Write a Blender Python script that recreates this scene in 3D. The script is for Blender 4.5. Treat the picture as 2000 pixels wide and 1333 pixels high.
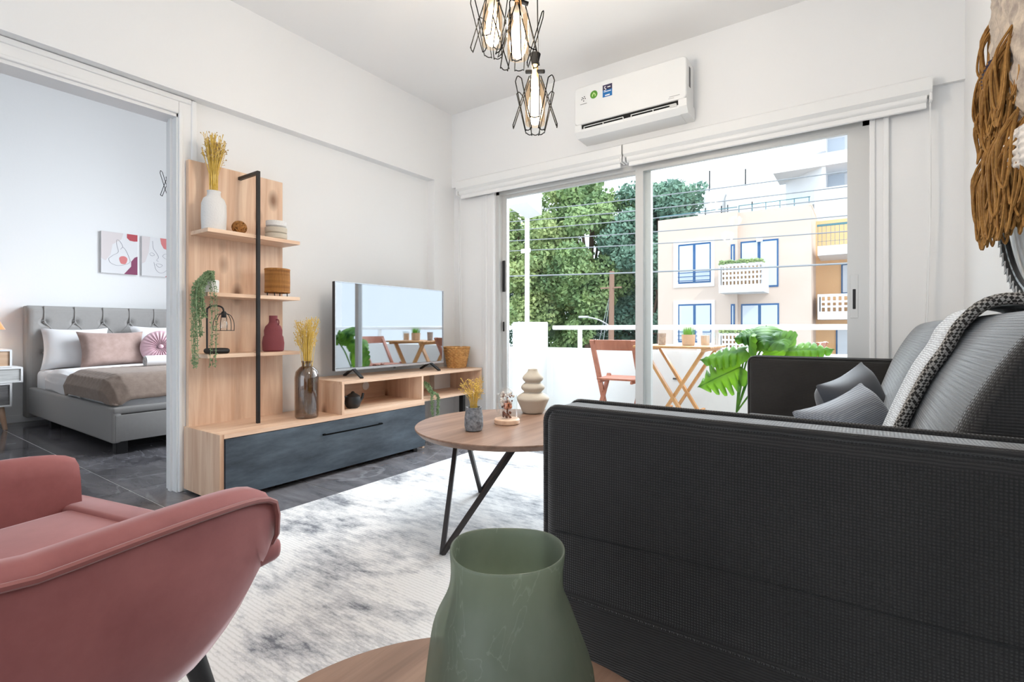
import bpy, bmesh, math, random
from mathutils import Vector, Matrix
for o in list(bpy.data.objects): bpy.data.objects.remove(o, do_unlink=True)
S = bpy.context.scene
COL = S.collection
R = math.radians
PI = math.pi
random.seed(7)

# ---------------------------------------------------------------- camera, world, lights, exposure
cam = bpy.data.cameras.new('camera'); camo = bpy.data.objects.new('camera', cam); COL.objects.link(camo)
cam.sensor_width = 36; cam.lens = 17.65; cam.shift_y = -0.01175; cam.clip_start = 0.02; cam.clip_end = 300
camo.location = (0, 0, 0.88); camo.rotation_euler = (R(90), 0, R(34.93))
S.camera = camo
S.view_settings.view_transform = 'Standard'; S.view_settings.look = 'None'
S.view_settings.gamma = 1; S.view_settings.use_curve_mapping = False
S.view_settings.exposure = 0.35
S.cycles.max_bounces = 7; S.cycles.adaptive_threshold = 0.04
W = bpy.data.worlds.new('sky'); S.world = W; W.use_nodes = True
bg = W.node_tree.nodes['Background']; bg.inputs[0].default_value = (0.80, 0.90, 1.0, 1); bg.inputs[1].default_value = 1.9
def light(name, kind, loc, rot, energy, color=(1, 1, 1), **k):
    l = bpy.data.lights.new(name, kind); l.energy = energy; l.color = color
    for a, v in k.items(): setattr(l, a, v)
    o = bpy.data.objects.new(name, l); COL.objects.link(o); o.location = loc; o.rotation_euler = rot; return o
sun = light('sun', 'SUN', (6, -4, 8), (0, 0, 0), 1.0, (1, 0.96, 0.9), angle=R(1.0))
sun.rotation_euler = Vector((-0.75, 0.45, -0.75)).to_track_quat('-Z', 'Y').to_euler()
sky_fill = light('added_sky_fill', 'AREA', (-1.0, 8.6, 5.4), (0, 0, 0), 1750, (0.86, 0.93, 1.0), shape='RECTANGLE', size=9.0, size_y=4.0)  # area light added above the balcony, a stand-in for brighter sky
sky_fill.rotation_euler = Vector((0, -6.6, -4.4)).to_track_quat('-Z', 'X').to_euler()
light('added_rear_fill', 'AREA', (-1.4, -2.55, 1.25), (R(90), 0, 0), 4, (1, 0.985, 0.96), shape='RECTANGLE', size=3.0, size_y=2.1)  # unseen fill light added behind the camera, at an invented rear window
light('daylight_bedroom_window', 'AREA', (-4.4, 3.38, 1.75), (R(-90), 0, 0), 25, (0.94, 0.97, 1.0), shape='RECTANGLE', size=1.9, size_y=2.9)

# ---------------------------------------------------------------- materials
def lin(c):
    c = c / 255.0
    return c / 12.92 if c <= 0.04045 else ((c + 0.055) / 1.055) ** 2.4
def rgb(r, g, b): return (lin(r), lin(g), lin(b), 1)
M = {}
class NT:
    def __init__(s, m): s.t = m.node_tree; s.n = s.t.nodes; s.l = s.t.links
    def add(s, k, **kw):
        n = s.n.new('ShaderNode' + k)
        for a, v in kw.items():
            if a.startswith('i_'): n.inputs[int(a[2:])].default_value = v
            else: setattr(n, a, v)
        return n
    def link(s, a, b): s.l.new(a, b)
def mat(name, color, rough=0.6, metal=0.0, bump=None, var=None, **inp):
    """principled; bump=(scale,strength); var=(scale,color2,stretch xyz) noise colour variation"""
    m = bpy.data.materials.new(name); m.use_nodes = True; n = NT(m); p = n.n['Principled BSDF']
    p.inputs['Base Color'].default_value = color; p.inputs['Roughness'].default_value = rough; p.inputs['Metallic'].default_value = metal
    for k, v in inp.items(): p.inputs[k.replace('_', ' ')].default_value = v
    if bump or var: tc = n.add('TexCoord')
    if bump:
        t = n.add('TexNoise'); t.inputs['Scale'].default_value = bump[0]; t.inputs['Detail'].default_value = 3
        n.link(tc.outputs['Object'], t.inputs['Vector'])
        b = n.add('Bump'); b.inputs['Strength'].default_value = bump[1]; b.inputs['Distance'].default_value = 0.01
        n.link(t.outputs[0], b.inputs['Height']); n.link(b.outputs[0], p.inputs['Normal'])
    if var:
        mp = n.add('Mapping'); mp.inputs['Scale'].default_value = var[2] if len(var) > 2 else (1, 1, 1)
        t = n.add('TexNoise'); t.inputs['Scale'].default_value = var[0]; t.inputs['Detail'].default_value = 6; t.inputs['Roughness'].default_value = 0.65
        r = n.add('ValToRGB'); e = r.color_ramp.elements; e[0].position = 0.32; e[1].position = 0.68; e[0].color = color; e[1].color = var[1]
        n.link(tc.outputs['Object'], mp.inputs[0]); n.link(mp.outputs[0], t.inputs['Vector']); n.link(t.outputs[0], r.inputs[0]); n.link(r.outputs[0], p.inputs['Base Color'])
    M[name] = m; return m
def glow(name, color, strength):
    m = bpy.data.materials.new(name); m.use_nodes = True; p = m.node_tree.nodes['Principled BSDF']
    p.inputs['Base Color'].default_value = color; p.inputs['Emission Color'].default_value = color; p.inputs['Emission Strength'].default_value = strength
    M[name] = m; return m
def thin_glass(name, tint, refl=0.08, rough=0.02, body=0.0, bodycol=(1, 1, 1, 1)):
    m = bpy.data.materials.new(name); m.use_nodes = True; n = NT(m); n.n.remove(n.n['Principled BSDF'])
    out = n.n['Material Output']; tr = n.add('BsdfTransparent'); tr.inputs[0].default_value = tint
    gl = n.add('BsdfGlossy'); gl.inputs['Roughness'].default_value = rough; gl.inputs[0].default_value = (1, 1, 1, 1)
    fr = n.add('LayerWeight'); fr.inputs[0].default_value = 0.5
    pw_ = n.add('Math', operation='POWER'); pw_.inputs[1].default_value = 5; n.link(fr.outputs['Facing'], pw_.inputs[0])
    mu = n.add('Math', operation='MULTIPLY_ADD'); mu.inputs[1].default_value = 1 - refl; mu.inputs[2].default_value = refl; mu.use_clamp = True; fr = pw_
    mx = n.add('MixShader'); n.link(fr.outputs[0], mu.inputs[0]); n.link(mu.outputs[0], mx.inputs[0])
    src = tr.outputs[0]
    if body > 0:
        df = n.add('BsdfDiffuse'); df.inputs[0].default_value = bodycol; tl = n.add('BsdfTranslucent'); tl.inputs[0].default_value = bodycol
        ma = n.add('MixShader'); ma.inputs[0].default_value = 0.5; n.link(df.outputs[0], ma.inputs[1]); n.link(tl.outputs[0], ma.inputs[2])
        mb = n.add('MixShader'); mb.inputs[0].default_value = body; n.link(tr.outputs[0], mb.inputs[1]); n.link(ma.outputs[0], mb.inputs[2]); src = mb.outputs[0]
    n.link(src, mx.inputs[1]); n.link(gl.outputs[0], mx.inputs[2]); n.link(mx.outputs[0], out.inputs[0])
    M[name] = m; return m
def wood(name, c1, c2, knot, axis, scale=1.0, rough=0.45, knots=True):
    """grain along axis 0/1/2 in object space, dark oval knots"""
    m = bpy.data.materials.new(name); m.use_nodes = True; n = NT(m); p = n.n['Principled BSDF']; p.inputs['Roughness'].default_value = rough
    tc = n.add('TexCoord'); mp = n.add('Mapping'); sc = [14 * scale] * 3; sc[axis] = 0.9 * scale; mp.inputs['Scale'].default_value = sc
    n.link(tc.outputs['Object'], mp.inputs[0])
    t = n.add('TexNoise'); t.inputs['Scale'].default_value = 1.6; t.inputs['Detail'].default_value = 8; t.inputs['Roughness'].default_value = 0.6; t.inputs['Distortion'].default_value = 0.5
    n.link(mp.outputs[0], t.inputs['Vector'])
    r = n.add('ValToRGB'); e = r.color_ramp.elements; e[0].position = 0.3; e[1].position = 0.7; e[0].color = c1; e[1].color = c2
    n.link(t.outputs[0], r.inputs[0]); col = r.outputs[0]
    if knots:
        mk = n.add('Mapping'); sk = [5.5 * scale] * 3; sk[axis] = 3.0 * scale; mk.inputs['Scale'].default_value = sk; mk.inputs['Location'].default_value = (0.3, 0.7, 0.2)
        n.link(tc.outputs['Object'], mk.inputs[0]); v = n.add('TexVoronoi'); v.inputs['Scale'].default_value = 1.0; n.link(mk.outputs[0], v.inputs['Vector'])
        rk = n.add('ValToRGB'); k = rk.color_ramp.elements; k[0].position = 0.06; k[1].position = 0.22; k[0].color = (0.85, 0.85, 0.85, 1); k[1].color = (0, 0, 0, 1)
        n.link(v.outputs[0], rk.inputs[0]); mx = n.add('MixRGB'); mx.inputs[2].default_value = knot; n.link(rk.outputs[0], mx.inputs[0]); n.link(col, mx.inputs[1]); col = mx.outputs[0]
    n.link(col, p.inputs['Base Color']); M[name] = m; return m
def weave(name, c1, c2, scale, rough=0.9, bump=0.35, sheen=0.4, blotch=None, axes=('Y', 'Z'), sheencol=(1, 1, 1, 1)):
    """woven cloth: two crossed wave bands"""
    m = bpy.data.materials.new(name); m.use_nodes = True; n = NT(m); p = n.n['Principled BSDF']; p.inputs['Roughness'].default_value = rough
    p.inputs['Sheen Weight'].default_value = sheen; p.inputs['Sheen Roughness'].default_value = 0.4; p.inputs['Sheen Tint'].default_value = sheencol
    tc = n.add('TexCoord'); hs = []
    for a in ('X', 'Y', 'Z'):
        w = n.add('TexWave', wave_type='BANDS', bands_direction=a); w.inputs['Scale'].default_value = scale; w.inputs['Distortion'].default_value = 1.2; w.inputs['Detail'].default_value = 1; w.inputs['Detail Scale'].default_value = 0.5
        n.link(tc.outputs['Object'], w.inputs['Vector']); hs.append(w.outputs[1])
    a1 = n.add('Math', operation='MULTIPLY'); n.link(hs[0], a1.inputs[0]); n.link(hs[2], a1.inputs[1])
    a2 = n.add('Math', operation='MULTIPLY'); n.link(hs[1], a2.inputs[0]); n.link(hs[2], a2.inputs[1])
    a3 = n.add('Math', operation='MAXIMUM'); n.link(a1.outputs[0], a3.inputs[0]); n.link(a2.outputs[0], a3.inputs[1])
    r = n.add('ValToRGB'); e = r.color_ramp.elements; e[0].position = 0.05; e[1].position = 0.6; e[0].color = c1; e[1].color = c2; n.link(a3.outputs[0], r.inputs[0])
    col = r.outputs[0]
    if blotch:
        t = n.add('TexNoise'); t.inputs['Scale'].default_value = 5; t.inputs['Detail'].default_value = 4; n.link(tc.outputs['Object'], t.inputs['Vector'])
        rb = n.add('ValToRGB'); k = rb.color_ramp.elements; k[0].position = 0.35; k[1].position = 0.7; k[0].color = (1 - blotch,) * 3 + (1,); k[1].color = (1, 1, 1, 1); n.link(t.outputs[0], rb.inputs[0])
        mx = n.add('MixRGB', blend_type='MULTIPLY'); mx.inputs[0].default_value = 1; n.link(col, mx.inputs[1]); n.link(rb.outputs[0], mx.inputs[2]); col = mx.outputs[0]
    n.link(col, p.inputs['Base Color'])
    b = n.add('Bump'); b.inputs['Strength'].default_value = bump; b.inputs['Distance'].default_value = 0.003; n.link(a3.outputs[0], b.inputs['Height']); n.link(b.outputs[0], p.inputs['Normal'])
    M[name] = m; return m

mat('wall', (0.85, 0.855, 0.86, 1), 0.85, bump=(60, 0.04))
mat('ceiling', (0.86, 0.86, 0.86, 1), 0.9)
mat('trim', (0.84, 0.845, 0.85, 1), 0.35)
mat('plastic_white', (0.83, 0.84, 0.84, 1), 0.3)
mat('aluminium', (0.62, 0.62, 0.61, 1), 0.4, 0.35)
mat('grout', rgb(215, 215, 215), 0.8)
mat('black', (0.008, 0.008, 0.009, 1), 0.5)
mat('black_wire', (0.003, 0.003, 0.003, 1), 0.8, Specular_IOR_Level=0.05)
mat('black_metal', (0.02, 0.02, 0.022, 1), 0.4, 0.4)
mat('brown_metal', rgb(62, 58, 58), 0.4, 0.5)
mat('dark_slot', (0.01, 0.01, 0.01, 1), 0.9)
mat('white_ext', (0.70, 0.70, 0.69, 1), 0.8)
thin_glass('pane', (0.97, 0.985, 0.985, 1), 0.008)
thin_glass('clear_glass', (0.95, 0.955, 0.95, 1), 0.12)
thin_glass('smoke_glass', (0.62, 0.56, 0.52, 1), 0.10, 0.03)
thin_glass('amber_glass', (0.95, 0.80, 0.62, 1), 0.03, 0.1)
wood('oak_z', rgb(206, 164, 134), rgb(238, 210, 184), rgb(120, 78, 52), 2)
wood('oak_y', rgb(210, 168, 138), rgb(238, 210, 184), rgb(140, 92, 62), 1, knots=False)
wood('walnut', rgb(112, 84, 68), rgb(158, 126, 106), rgb(80, 55, 42), 1, 1.0, 0.38, knots=False)
wood('teak', rgb(140, 78, 54), rgb(170, 104, 76), rgb(120, 60, 40), 2, 1.5, 0.5, knots=False)
wood('pine', rgb(178, 122, 68), rgb(204, 152, 96), rgb(150, 90, 40), 2, 1.5, 0.5, knots=False)
weave('sofa_cloth', rgb(25, 23, 22), rgb(49, 46, 45), 70, 0.85, 0.4, 0.7, 0.4, sheencol=(1, 1, 1, 1))
weave('bed_linen_grey', rgb(146, 144, 142), rgb(164, 162, 160), 90, 0.9, 0.1, 0.2)
weave('throw_cloth', rgb(150, 152, 156), rgb(205, 207, 210), 60, 0.95, 0.4, 0.3)
weave('cushion_stripe', rgb(112, 118, 128), rgb(146, 152, 162), 60, 0.9, 0.3, 0.4)
mat('satin_grey', rgb(74, 78, 86), 0.65, Sheen_Weight=0.3)
mat('pink_velvet', rgb(128, 68, 67), 0.75, var=(5, rgb(150, 88, 86)), Sheen_Weight=0.55, Sheen_Roughness=0.35, Sheen_Tint=(1, 0.82, 0.82, 1))
mat('pink_piping', rgb(130, 68, 64), 0.7, Sheen_Weight=0.3)
def tile_material():
    m = bpy.data.materials.new('floor_tile'); m.use_nodes = True; n = NT(m); p = n.n['Principled BSDF']
    p.inputs['Roughness'].default_value = 0.09; p.inputs['Specular IOR Level'].default_value = 0.6
    tc = n.add('TexCoord'); oi = n.add('ObjectInfo'); vm = n.add('VectorMath', operation='SCALE'); vm.inputs[0].default_value = (31, 17, 7); n.link(oi.outputs['Random'], vm.inputs['Scale'])
    ad = n.add('VectorMath', operation='ADD'); n.link(tc.outputs['Object'], ad.inputs[0]); n.link(vm.outputs[0], ad.inputs[1])
    mp = n.add('Mapping'); mp.inputs['Scale'].default_value = (1.2, 3.2, 1); mp.inputs['Rotation'].default_value = (0, 0, 0.6); n.link(ad.outputs[0], mp.inputs[0])
    t = n.add('TexNoise'); t.inputs['Scale'].default_value = 2.2; t.inputs['Detail'].default_value = 9; t.inputs['Roughness'].default_value = 0.66; t.inputs['Distortion'].default_value = 0.6
    n.link(mp.outputs[0], t.inputs['Vector'])
    r = n.add('ValToRGB'); e = r.color_ramp.elements; e[0].position = 0.3; e[1].position = 0.75; e[0].color = rgb(72, 71, 75); e[1].color = rgb(134, 132, 137); n.link(t.outputs[0], r.inputs[0])
    w = n.add('TexNoise'); w.inputs['Scale'].default_value = 1.3; w.inputs['Detail'].default_value = 5; w.inputs['Distortion'].default_value = 1.2; n.link(ad.outputs[0], w.inputs['Vector'])
    v = n.add('ValToRGB'); k = v.color_ramp.elements; k[0].position = 0.488; k[0].color = (0, 0, 0, 1); k[1].position = 0.5; k[1].color = (0.45, 0.45, 0.45, 1); q = v.color_ramp.elements.new(0.512); q.color = (0, 0, 0, 1)
    n.link(w.outputs[0], v.inputs[0]); mx = n.add('MixRGB'); mx.inputs[2].default_value = rgb(160, 160, 166); n.link(v.outputs[0], mx.inputs[0]); n.link(r.outputs[0], mx.inputs[1]); n.link(mx.outputs[0], p.inputs['Base Color'])
    M['floor_tile'] = m
def rug_material():
    m = bpy.data.materials.new('rug'); m.use_nodes = True; n = NT(m); p = n.n['Principled BSDF']; p.inputs['Roughness'].default_value = 0.8; p.inputs['Sheen Weight'].default_value = 0.25
    tc = n.add('TexCoord')
    def noise(sc, stretch, det, rough, dist=0.0):
        mp = n.add('Mapping'); mp.inputs['Scale'].default_value = stretch; n.link(tc.outputs['Object'], mp.inputs[0])
        t = n.add('TexNoise'); t.inputs['Scale'].default_value = sc; t.inputs['Detail'].default_value = det; t.inputs['Roughness'].default_value = rough; t.inputs['Distortion'].default_value = dist; n.link(mp.outputs[0], t.inputs['Vector']); return t.outputs[0]
    big = noise(2.1, (0.75, 1.25, 1), 5, 0.6, 0.5); fine = noise(22, (0.5, 1.5, 1), 6, 0.8)
    ad = n.add('Math', operation='MULTIPLY_ADD'); n.link(fine, ad.inputs[0]); ad.inputs[1].default_value = 0.62; n.link(big, ad.inputs[2])
    r = n.add('ValToRGB'); e = r.color_ramp.elements; e[0].position = 0.63; e[0].color = rgb(96, 99, 108); e[1].position = 0.84; e[1].color = rgb(224, 223, 222)
    q = r.color_ramp.elements.new(0.72); q.color = rgb(176, 177, 181); n.link(ad.outputs[0], r.inputs[0])
    w = n.add('TexWave', wave_type='BANDS', bands_direction='Y'); w.inputs['Scale'].default_value = 24; w.inputs['Distortion'].default_value = 2.5; w.inputs['Detail'].default_value = 3; w.inputs['Detail Scale'].default_value = 3; n.link(tc.outputs['Object'], w.inputs['Vector'])
    wr = n.add('ValToRGB'); k = wr.color_ramp.elements; k[0].color = (0.84, 0.84, 0.83, 1); k[1].color = (1, 1, 1, 1); k[1].position = 0.45; n.link(w.outputs[1], wr.inputs[0])
    mx = n.add('MixRGB', blend_type='MULTIPLY'); mx.inputs[0].default_value = 1; n.link(r.outputs[0], mx.inputs[1]); n.link(wr.outputs[0], mx.inputs[2]); n.link(mx.outputs[0], p.inputs['Base Color'])
    b = n.add('Bump'); b.inputs['Strength'].default_value = 0.35; b.inputs['Distance'].default_value = 0.004; n.link(ad.outputs[0], b.inputs['Height']); n.link(b.outputs[0], p.inputs['Normal']); M['rug'] = m
tile_material(); rug_material()
mat('slate', rgb(36, 43, 52), 0.42, bump=(9, 0.25), var=(3.2, rgb(82, 93, 103), (1, 0.8, 3.2)))
mat('ceramic_white', rgb(222, 220, 218), 0.75, bump=(120, 0.25))
mat('ceramic_beige', rgb(198, 188, 172), 0.8, bump=(150, 0.1))
mat('ceramic_red', rgb(128, 62, 68), 0.8, bump=(150, 0.1))
mat('stone_grey', rgb(88, 92, 98), 0.85, bump=(90, 0.5), var=(60, rgb(160, 164, 168)))
mat('straw', rgb(206, 168, 62), 0.8, var=(30, rgb(228, 200, 118)))
mat('straw_seed', rgb(214, 190, 130), 0.9, var=(40, rgb(160, 120, 90)))
mat('wicker', rgb(176, 122, 66), 0.7, var=(40, rgb(222, 172, 108)))
mat('rattan', rgb(134, 84, 34), 0.7, var=(60, rgb(186, 130, 66)))
mat('leaf_trail', rgb(72, 104, 62), 0.6, var=(40, rgb(150, 172, 128)))
mat('leaf_bright', rgb(58, 128, 30), 0.35, var=(9, rgb(142, 190, 54)), Transmission_Weight=0.0, Subsurface_Weight=0.0)
mat('stem', rgb(168, 108, 78), 0.7)
mat('yarn', rgb(128, 88, 40), 0.95, var=(60, rgb(172, 128, 68)))
mat('yarn_cream', rgb(205, 190, 172), 0.95, bump=(80, 0.6), var=(22, rgb(150, 138, 130)))
mat('yarn_white', rgb(225, 220, 215), 0.95, bump=(60, 0.6))
mat('string', rgb(205, 205, 205), 0.9)
mat('beige_wall', rgb(214, 192, 176), 0.8, var=(0.5, rgb(219, 199, 185)))
mat('orange_wall', rgb(236, 190, 140), 0.8)
mat('blue_frame', rgb(32, 88, 140), 0.4)
mat('teal_rail', rgb(84, 130, 140), 0.5)
mat('far_glass', rgb(206, 214, 224), 0.15)
mat('dark_glass', rgb(60, 72, 92), 0.15)
mat('ext_white2', rgb(236, 236, 238), 0.8)
mat('tank', rgb(214, 214, 214), 0.6)
mat('asphalt', rgb(120, 120, 118), 0.9)
mat('bark', rgb(110, 90, 76), 0.9)
mat('pole_wood', rgb(150, 118, 100), 0.9)
mat('cable', rgb(150, 152, 155), 0.6)
mat('green_crown', rgb(84, 120, 84), 0.6, var=(0.8, rgb(166, 190, 122)))
mat('green_crown_b', rgb(80, 118, 106), 0.6, var=(0.8, rgb(136, 170, 144)))
mat('green_crown_c', rgb(108, 140, 90), 0.6, var=(0.8, rgb(192, 204, 134)))
mat('mauve_cloth', rgb(150, 126, 118), 0.9, var=(12, rgb(172, 148, 140)), Sheen_Weight=0.3)
mat('quilt_taupe', rgb(134, 116, 105), 0.95, var=(30, rgb(150, 132, 120)), Sheen_Weight=0.15)
mat('pink_satin', rgb(206, 168, 178), 0.4, Sheen_Weight=0.4)
mat('white_linen', rgb(228, 228, 230), 0.9)
mat('white_paint', rgb(232, 232, 232), 0.5)
wood('drawer_tan', rgb(196, 160, 130), rgb(218, 188, 160), rgb(120, 80, 50), 1, 1.5, 0.6, knots=False)
wood('drawer_pale', rgb(170, 170, 168), rgb(226, 226, 224), rgb(120, 80, 50), 1, 1.2, 0.6, knots=False)
wood('drawer_grey', rgb(84, 82, 82), rgb(132, 130, 130), rgb(120, 80, 50), 1, 1.2, 0.6, knots=False)

# ---------------------------------------------------------------- mesh helpers
OFF = {}
class B:
    def __init__(s): s.v = []; s.f = []
    def add(s, vs, fs):
        k = len(s.v); s.v += [Vector(q) for q in vs]; s.f += [tuple(i + k for i in f) for f in fs]; return s
    def box(s, a, b):
        (x0, y0, z0), (x1, y1, z1) = a, b
        return s.add([(x0, y0, z0), (x1, y0, z0), (x1, y1, z0), (x0, y1, z0), (x0, y0, z1), (x1, y0, z1), (x1, y1, z1), (x0, y1, z1)],
                     [(0, 3, 2, 1), (4, 5, 6, 7), (0, 1, 5, 4), (1, 2, 6, 5), (2, 3, 7, 6), (3, 0, 4, 7)])
    def rbox(s, a, b, r=0.02, seg=3):
        bm = bmesh.new(); bmesh.ops.create_cube(bm, size=1)
        c = [(a[i] + b[i]) / 2 for i in range(3)]; d = [b[i] - a[i] for i in range(3)]
        for v in bm.verts: v.co = Vector([c[i] + v.co[i] * d[i] for i in range(3)])
        bmesh.ops.bevel(bm, geom=bm.edges[:], offset=min(r, min(d) * 0.49), segments=seg, affect='EDGES', profile=0.5)
        bm.verts.index_update(); s.add([v.co.copy() for v in bm.verts], [tuple(v.index for v in f.verts) for f in bm.faces]); bm.free(); return s
    def prism(s, poly, d, axis=2, base=0.0):
        """poly 2-D outline extruded by d along axis from base; for axis 0 poly=(y,z), 1 poly=(x,z), 2 poly=(x,y)"""
        def m(p, h): return {0: (h, p[0], p[1]), 1: (p[0], h, p[1]), 2: (p[0], p[1], h)}[axis]
        n = len(poly)
        return s.add([m(p, base) for p in poly] + [m(p, base + d) for p in poly], [tuple(range(n))[::-1], tuple(range(n, 2 * n))] + [(i, (i + 1) % n, n + (i + 1) % n, n + i) for i in range(n)])
    def lathe(s, prof, c=(0, 0, 0), n=28, cap0=True, cap1=True, fn=None):
        vs = []; fs = []
        for (r, z) in prof:
            for i in range(n):
                a = 2 * PI * i / n; rr = r * (fn(a, z) if fn else 1); vs.append((c[0] + rr * math.cos(a), c[1] + rr * math.sin(a), c[2] + z))
        for k in range(len(prof) - 1):
            for i in range(n): j = (i + 1) % n; fs.append((k * n + i, k * n + j, (k + 1) * n + j, (k + 1) * n + i))
        if cap0: fs.append(tuple(range(n))[::-1])
        if cap1: fs.append(tuple((len(prof) - 1) * n + i for i in range(n)))
        return s.add(vs, fs)
    def tube(s, pts, r, n=6, closed=False, rs=None):
        pts = [Vector(p) for p in pts]; m = len(pts); vs = []; fs = []; up = None
        for i, p in enumerate(pts):
            a = pts[(i - 1) % m] if (closed or i > 0) else p; b = pts[(i + 1) % m] if (closed or i < m - 1) else p
            t = (b - a)
            t = t.normalized() if t.length > 1e-9 else Vector((0, 0, 1))
            if up is None: up = t.orthogonal().normalized()
            up = (up - t * up.dot(t)); up = up.normalized() if up.length > 1e-6 else t.orthogonal().normalized()
            w = t.cross(up); rr = rs[i] if rs else r
            for k in range(n): an = 2 * PI * k / n; vs.append(p + (up * math.cos(an) + w * math.sin(an)) * rr)
        for i in range(m if closed else m - 1):
            j = (i + 1) % m
            for k in range(n): l = (k + 1) % n; fs.append((i * n + k, i * n + l, j * n + l, j * n + k))
        if not closed: fs += [tuple(range(n))[::-1], tuple((m - 1) * n + k for k in range(n))]
        return s.add(vs, fs)
    def bar(s, a, b, w, d, up=(0, 0, 1)):
        a = Vector(a); b = Vector(b); t = (b - a).normalized(); u = Vector(up); x = t.cross(u)
        if x.length < 1e-4: x = t.cross(Vector((1, 0, 0)))
        x.normalize(); y = x.cross(t); q = [x * w / 2 + y * d / 2, -x * w / 2 + y * d / 2, -x * w / 2 - y * d / 2, x * w / 2 - y * d / 2]
        return s.add([a + k for k in q] + [b + k for k in q], [(0, 1, 2, 3), (7, 6, 5, 4), (0, 4, 5, 1), (1, 5, 6, 2), (2, 6, 7, 3), (3, 7, 4, 0)])
    def ball(s, c, r, n=8, m=6, sz=1.0):
        return s.lathe([(max(1e-4, r * math.sin(PI * k / m)), -r * sz * math.cos(PI * k / m)) for k in range(m + 1)], c, n, False, False)
    def octa(s, c, r):
        c = Vector(c); return s.add([c + Vector(k) * r for k in ((1, 0, 0), (-1, 0, 0), (0, 1, 0), (0, -1, 0), (0, 0, 1), (0, 0, -1))], [(0, 2, 4), (2, 1, 4), (1, 3, 4), (3, 0, 4), (2, 0, 5), (1, 2, 5), (3, 1, 5), (0, 3, 5)])
    def grid(s, fn, nu, nv, wrap_u=False):
        vs = [fn(i / nu, j / nv) for j in range(nv + 1) for i in range(nu + (0 if wrap_u else 1))]; w = nu + (0 if wrap_u else 1); fs = []
        for j in range(nv):
            for i in range(nu): k = (i + 1) % w; fs.append((j * w + i, j * w + k, (j + 1) * w + k, (j + 1) * w + i))
        return s.add(vs, fs)
    def xf(s, mtx, k=0):
        for i in range(k, len(s.v)): s.v[i] = mtx @ s.v[i]
        return s
    def obj(s, name, m, parent=None, smooth=False, sub=0, world=True, angle=40, solid=0):
        off = OFF.get(parent.name, Vector()) if (parent and world) else Vector()
        me = bpy.data.meshes.new(name); me.from_pydata([v - off for v in s.v], [], s.f); me.update()
        me.materials.append(M[m] if isinstance(m, str) else m)
        bm = bmesh.new(); bm.from_mesh(me); bmesh.ops.recalc_face_normals(bm, faces=bm.faces[:]); bm.to_mesh(me); bm.free()
        o = bpy.data.objects.new(name, me); COL.objects.link(o)
        if parent: o.parent = parent; OFF[o.name] = off
        if smooth:
            me.polygons.foreach_set('use_smooth', [True] * len(me.polygons))
            try: me.set_sharp_from_angle(angle=R(angle))
            except Exception: pass
        if solid: q = o.modifiers.new('solid', 'SOLIDIFY'); q.thickness = solid; q.offset = 0
        if sub: q = o.modifiers.new('sub', 'SUBSURF'); q.levels = sub; q.render_levels = sub
        return o
def thing(name, label, cat, loc=(0, 0, 0), rotz=0, group=None):
    o = bpy.data.objects.new(name, None); COL.objects.link(o); o.empty_display_size = 0.1; o.location = loc; o.rotation_euler = (0, 0, rotz)
    OFF[o.name] = Vector(loc); tag(o, label, cat, group); return o
def tag(o, label, cat, group=None):
    o['label'] = label; o['category'] = cat
    if group: o['group'] = group
    return o
def struct(o, label=None):
    o['kind'] = 'structure'
    if label: o['label'] = label
    return o
def copy_tree(o, parent=None):
    c = o.copy(); COL.objects.link(c); c.parent = parent
    for ch in list(o.children): copy_tree(ch, c)
    return c
def smoothpath(pts, k=6):
    """Catmull-Rom through points"""
    P = [Vector(p) for p in pts]; out = []
    for i in range(len(P) - 1):
        a = P[max(i - 1, 0)]; b = P[i]; c = P[i + 1]; d = P[min(i + 2, len(P) - 1)]
        for j in range(k):
            t = j / k; out.append(0.5 * ((2 * b) + (c - a) * t + (2 * a - 5 * b + 4 * c - d) * t * t + (3 * b - a - 3 * c + d) * t ** 3))
    return out + [P[-1]]
def cushion(w, h, t, n=14, pinch=0.10):
    """pillow in the local xz plane, thickness along y"""
    b = B()
    for sgn in (1, -1):
        def fn(u, v):
            x = 2 * u - 1; z = 2 * v - 1; e = max(0, (1 - x ** 4)) * max(0, (1 - z ** 4)); k = 1 - pinch * (1 - abs(z) ** 2) * abs(x) ** 3
            k2 = 1 - pinch * (1 - abs(x) ** 2) * abs(z) ** 3
            return (x * w / 2 * k, sgn * t / 2 * e ** 0.55, z * h / 2 * k2)
        b.grid(fn, n, n)
    return b
# ---------------------------------------------------------------- setting
XL, XB, YW, XR, ZC, YR, XF = -3.03, -2.955, 3.34, 0.415, 2.755, -2.6, -6.52
fl = struct(B().box((XF - 0.1, YR - 0.1, -0.12), (XR + 0.1, YW + 0.1, -0.0025)).obj('floor', 'grout'), 'polished dark grey marble tile floor with pale grout')
PX, PY = 0.605, 0.63; tm = None
i0 = -6; 
for i in range(-6, 8):
    x0 = -3.268 + i * PX
    for j in range(-6, 5):
        y0 = 1.05 + j * PY
        a0, a1 = max(x0 + 0.003, XF), min(x0 + PX - 0.003, XR); b0, b1 = max(y0 + 0.003, YR), min(y0 + PY - 0.003, YW)
        if a1 - a0 < 0.02 or b1 - b0 < 0.02: continue
        full = abs(a1 - a0 - PX + 0.006) < 1e-6 and abs(b1 - b0 - PY + 0.006) < 1e-6
        if full and tm:
            o = bpy.data.objects.new('tile', tm); COL.objects.link(o); o.parent = fl
        else:
            w, d = (a1 - a0) / 2, (b1 - b0) / 2
            o = B().prism([(-w, -d), (w, -d), (w, d), (-w, d)], 0.008, 2, -0.008).obj('tile', 'floor_tile', fl, world=False)
            if full: tm = o.data
        o.location = ((a0 + a1) / 2, (b0 + b1) / 2, 0)
ZB = 3.5
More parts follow.
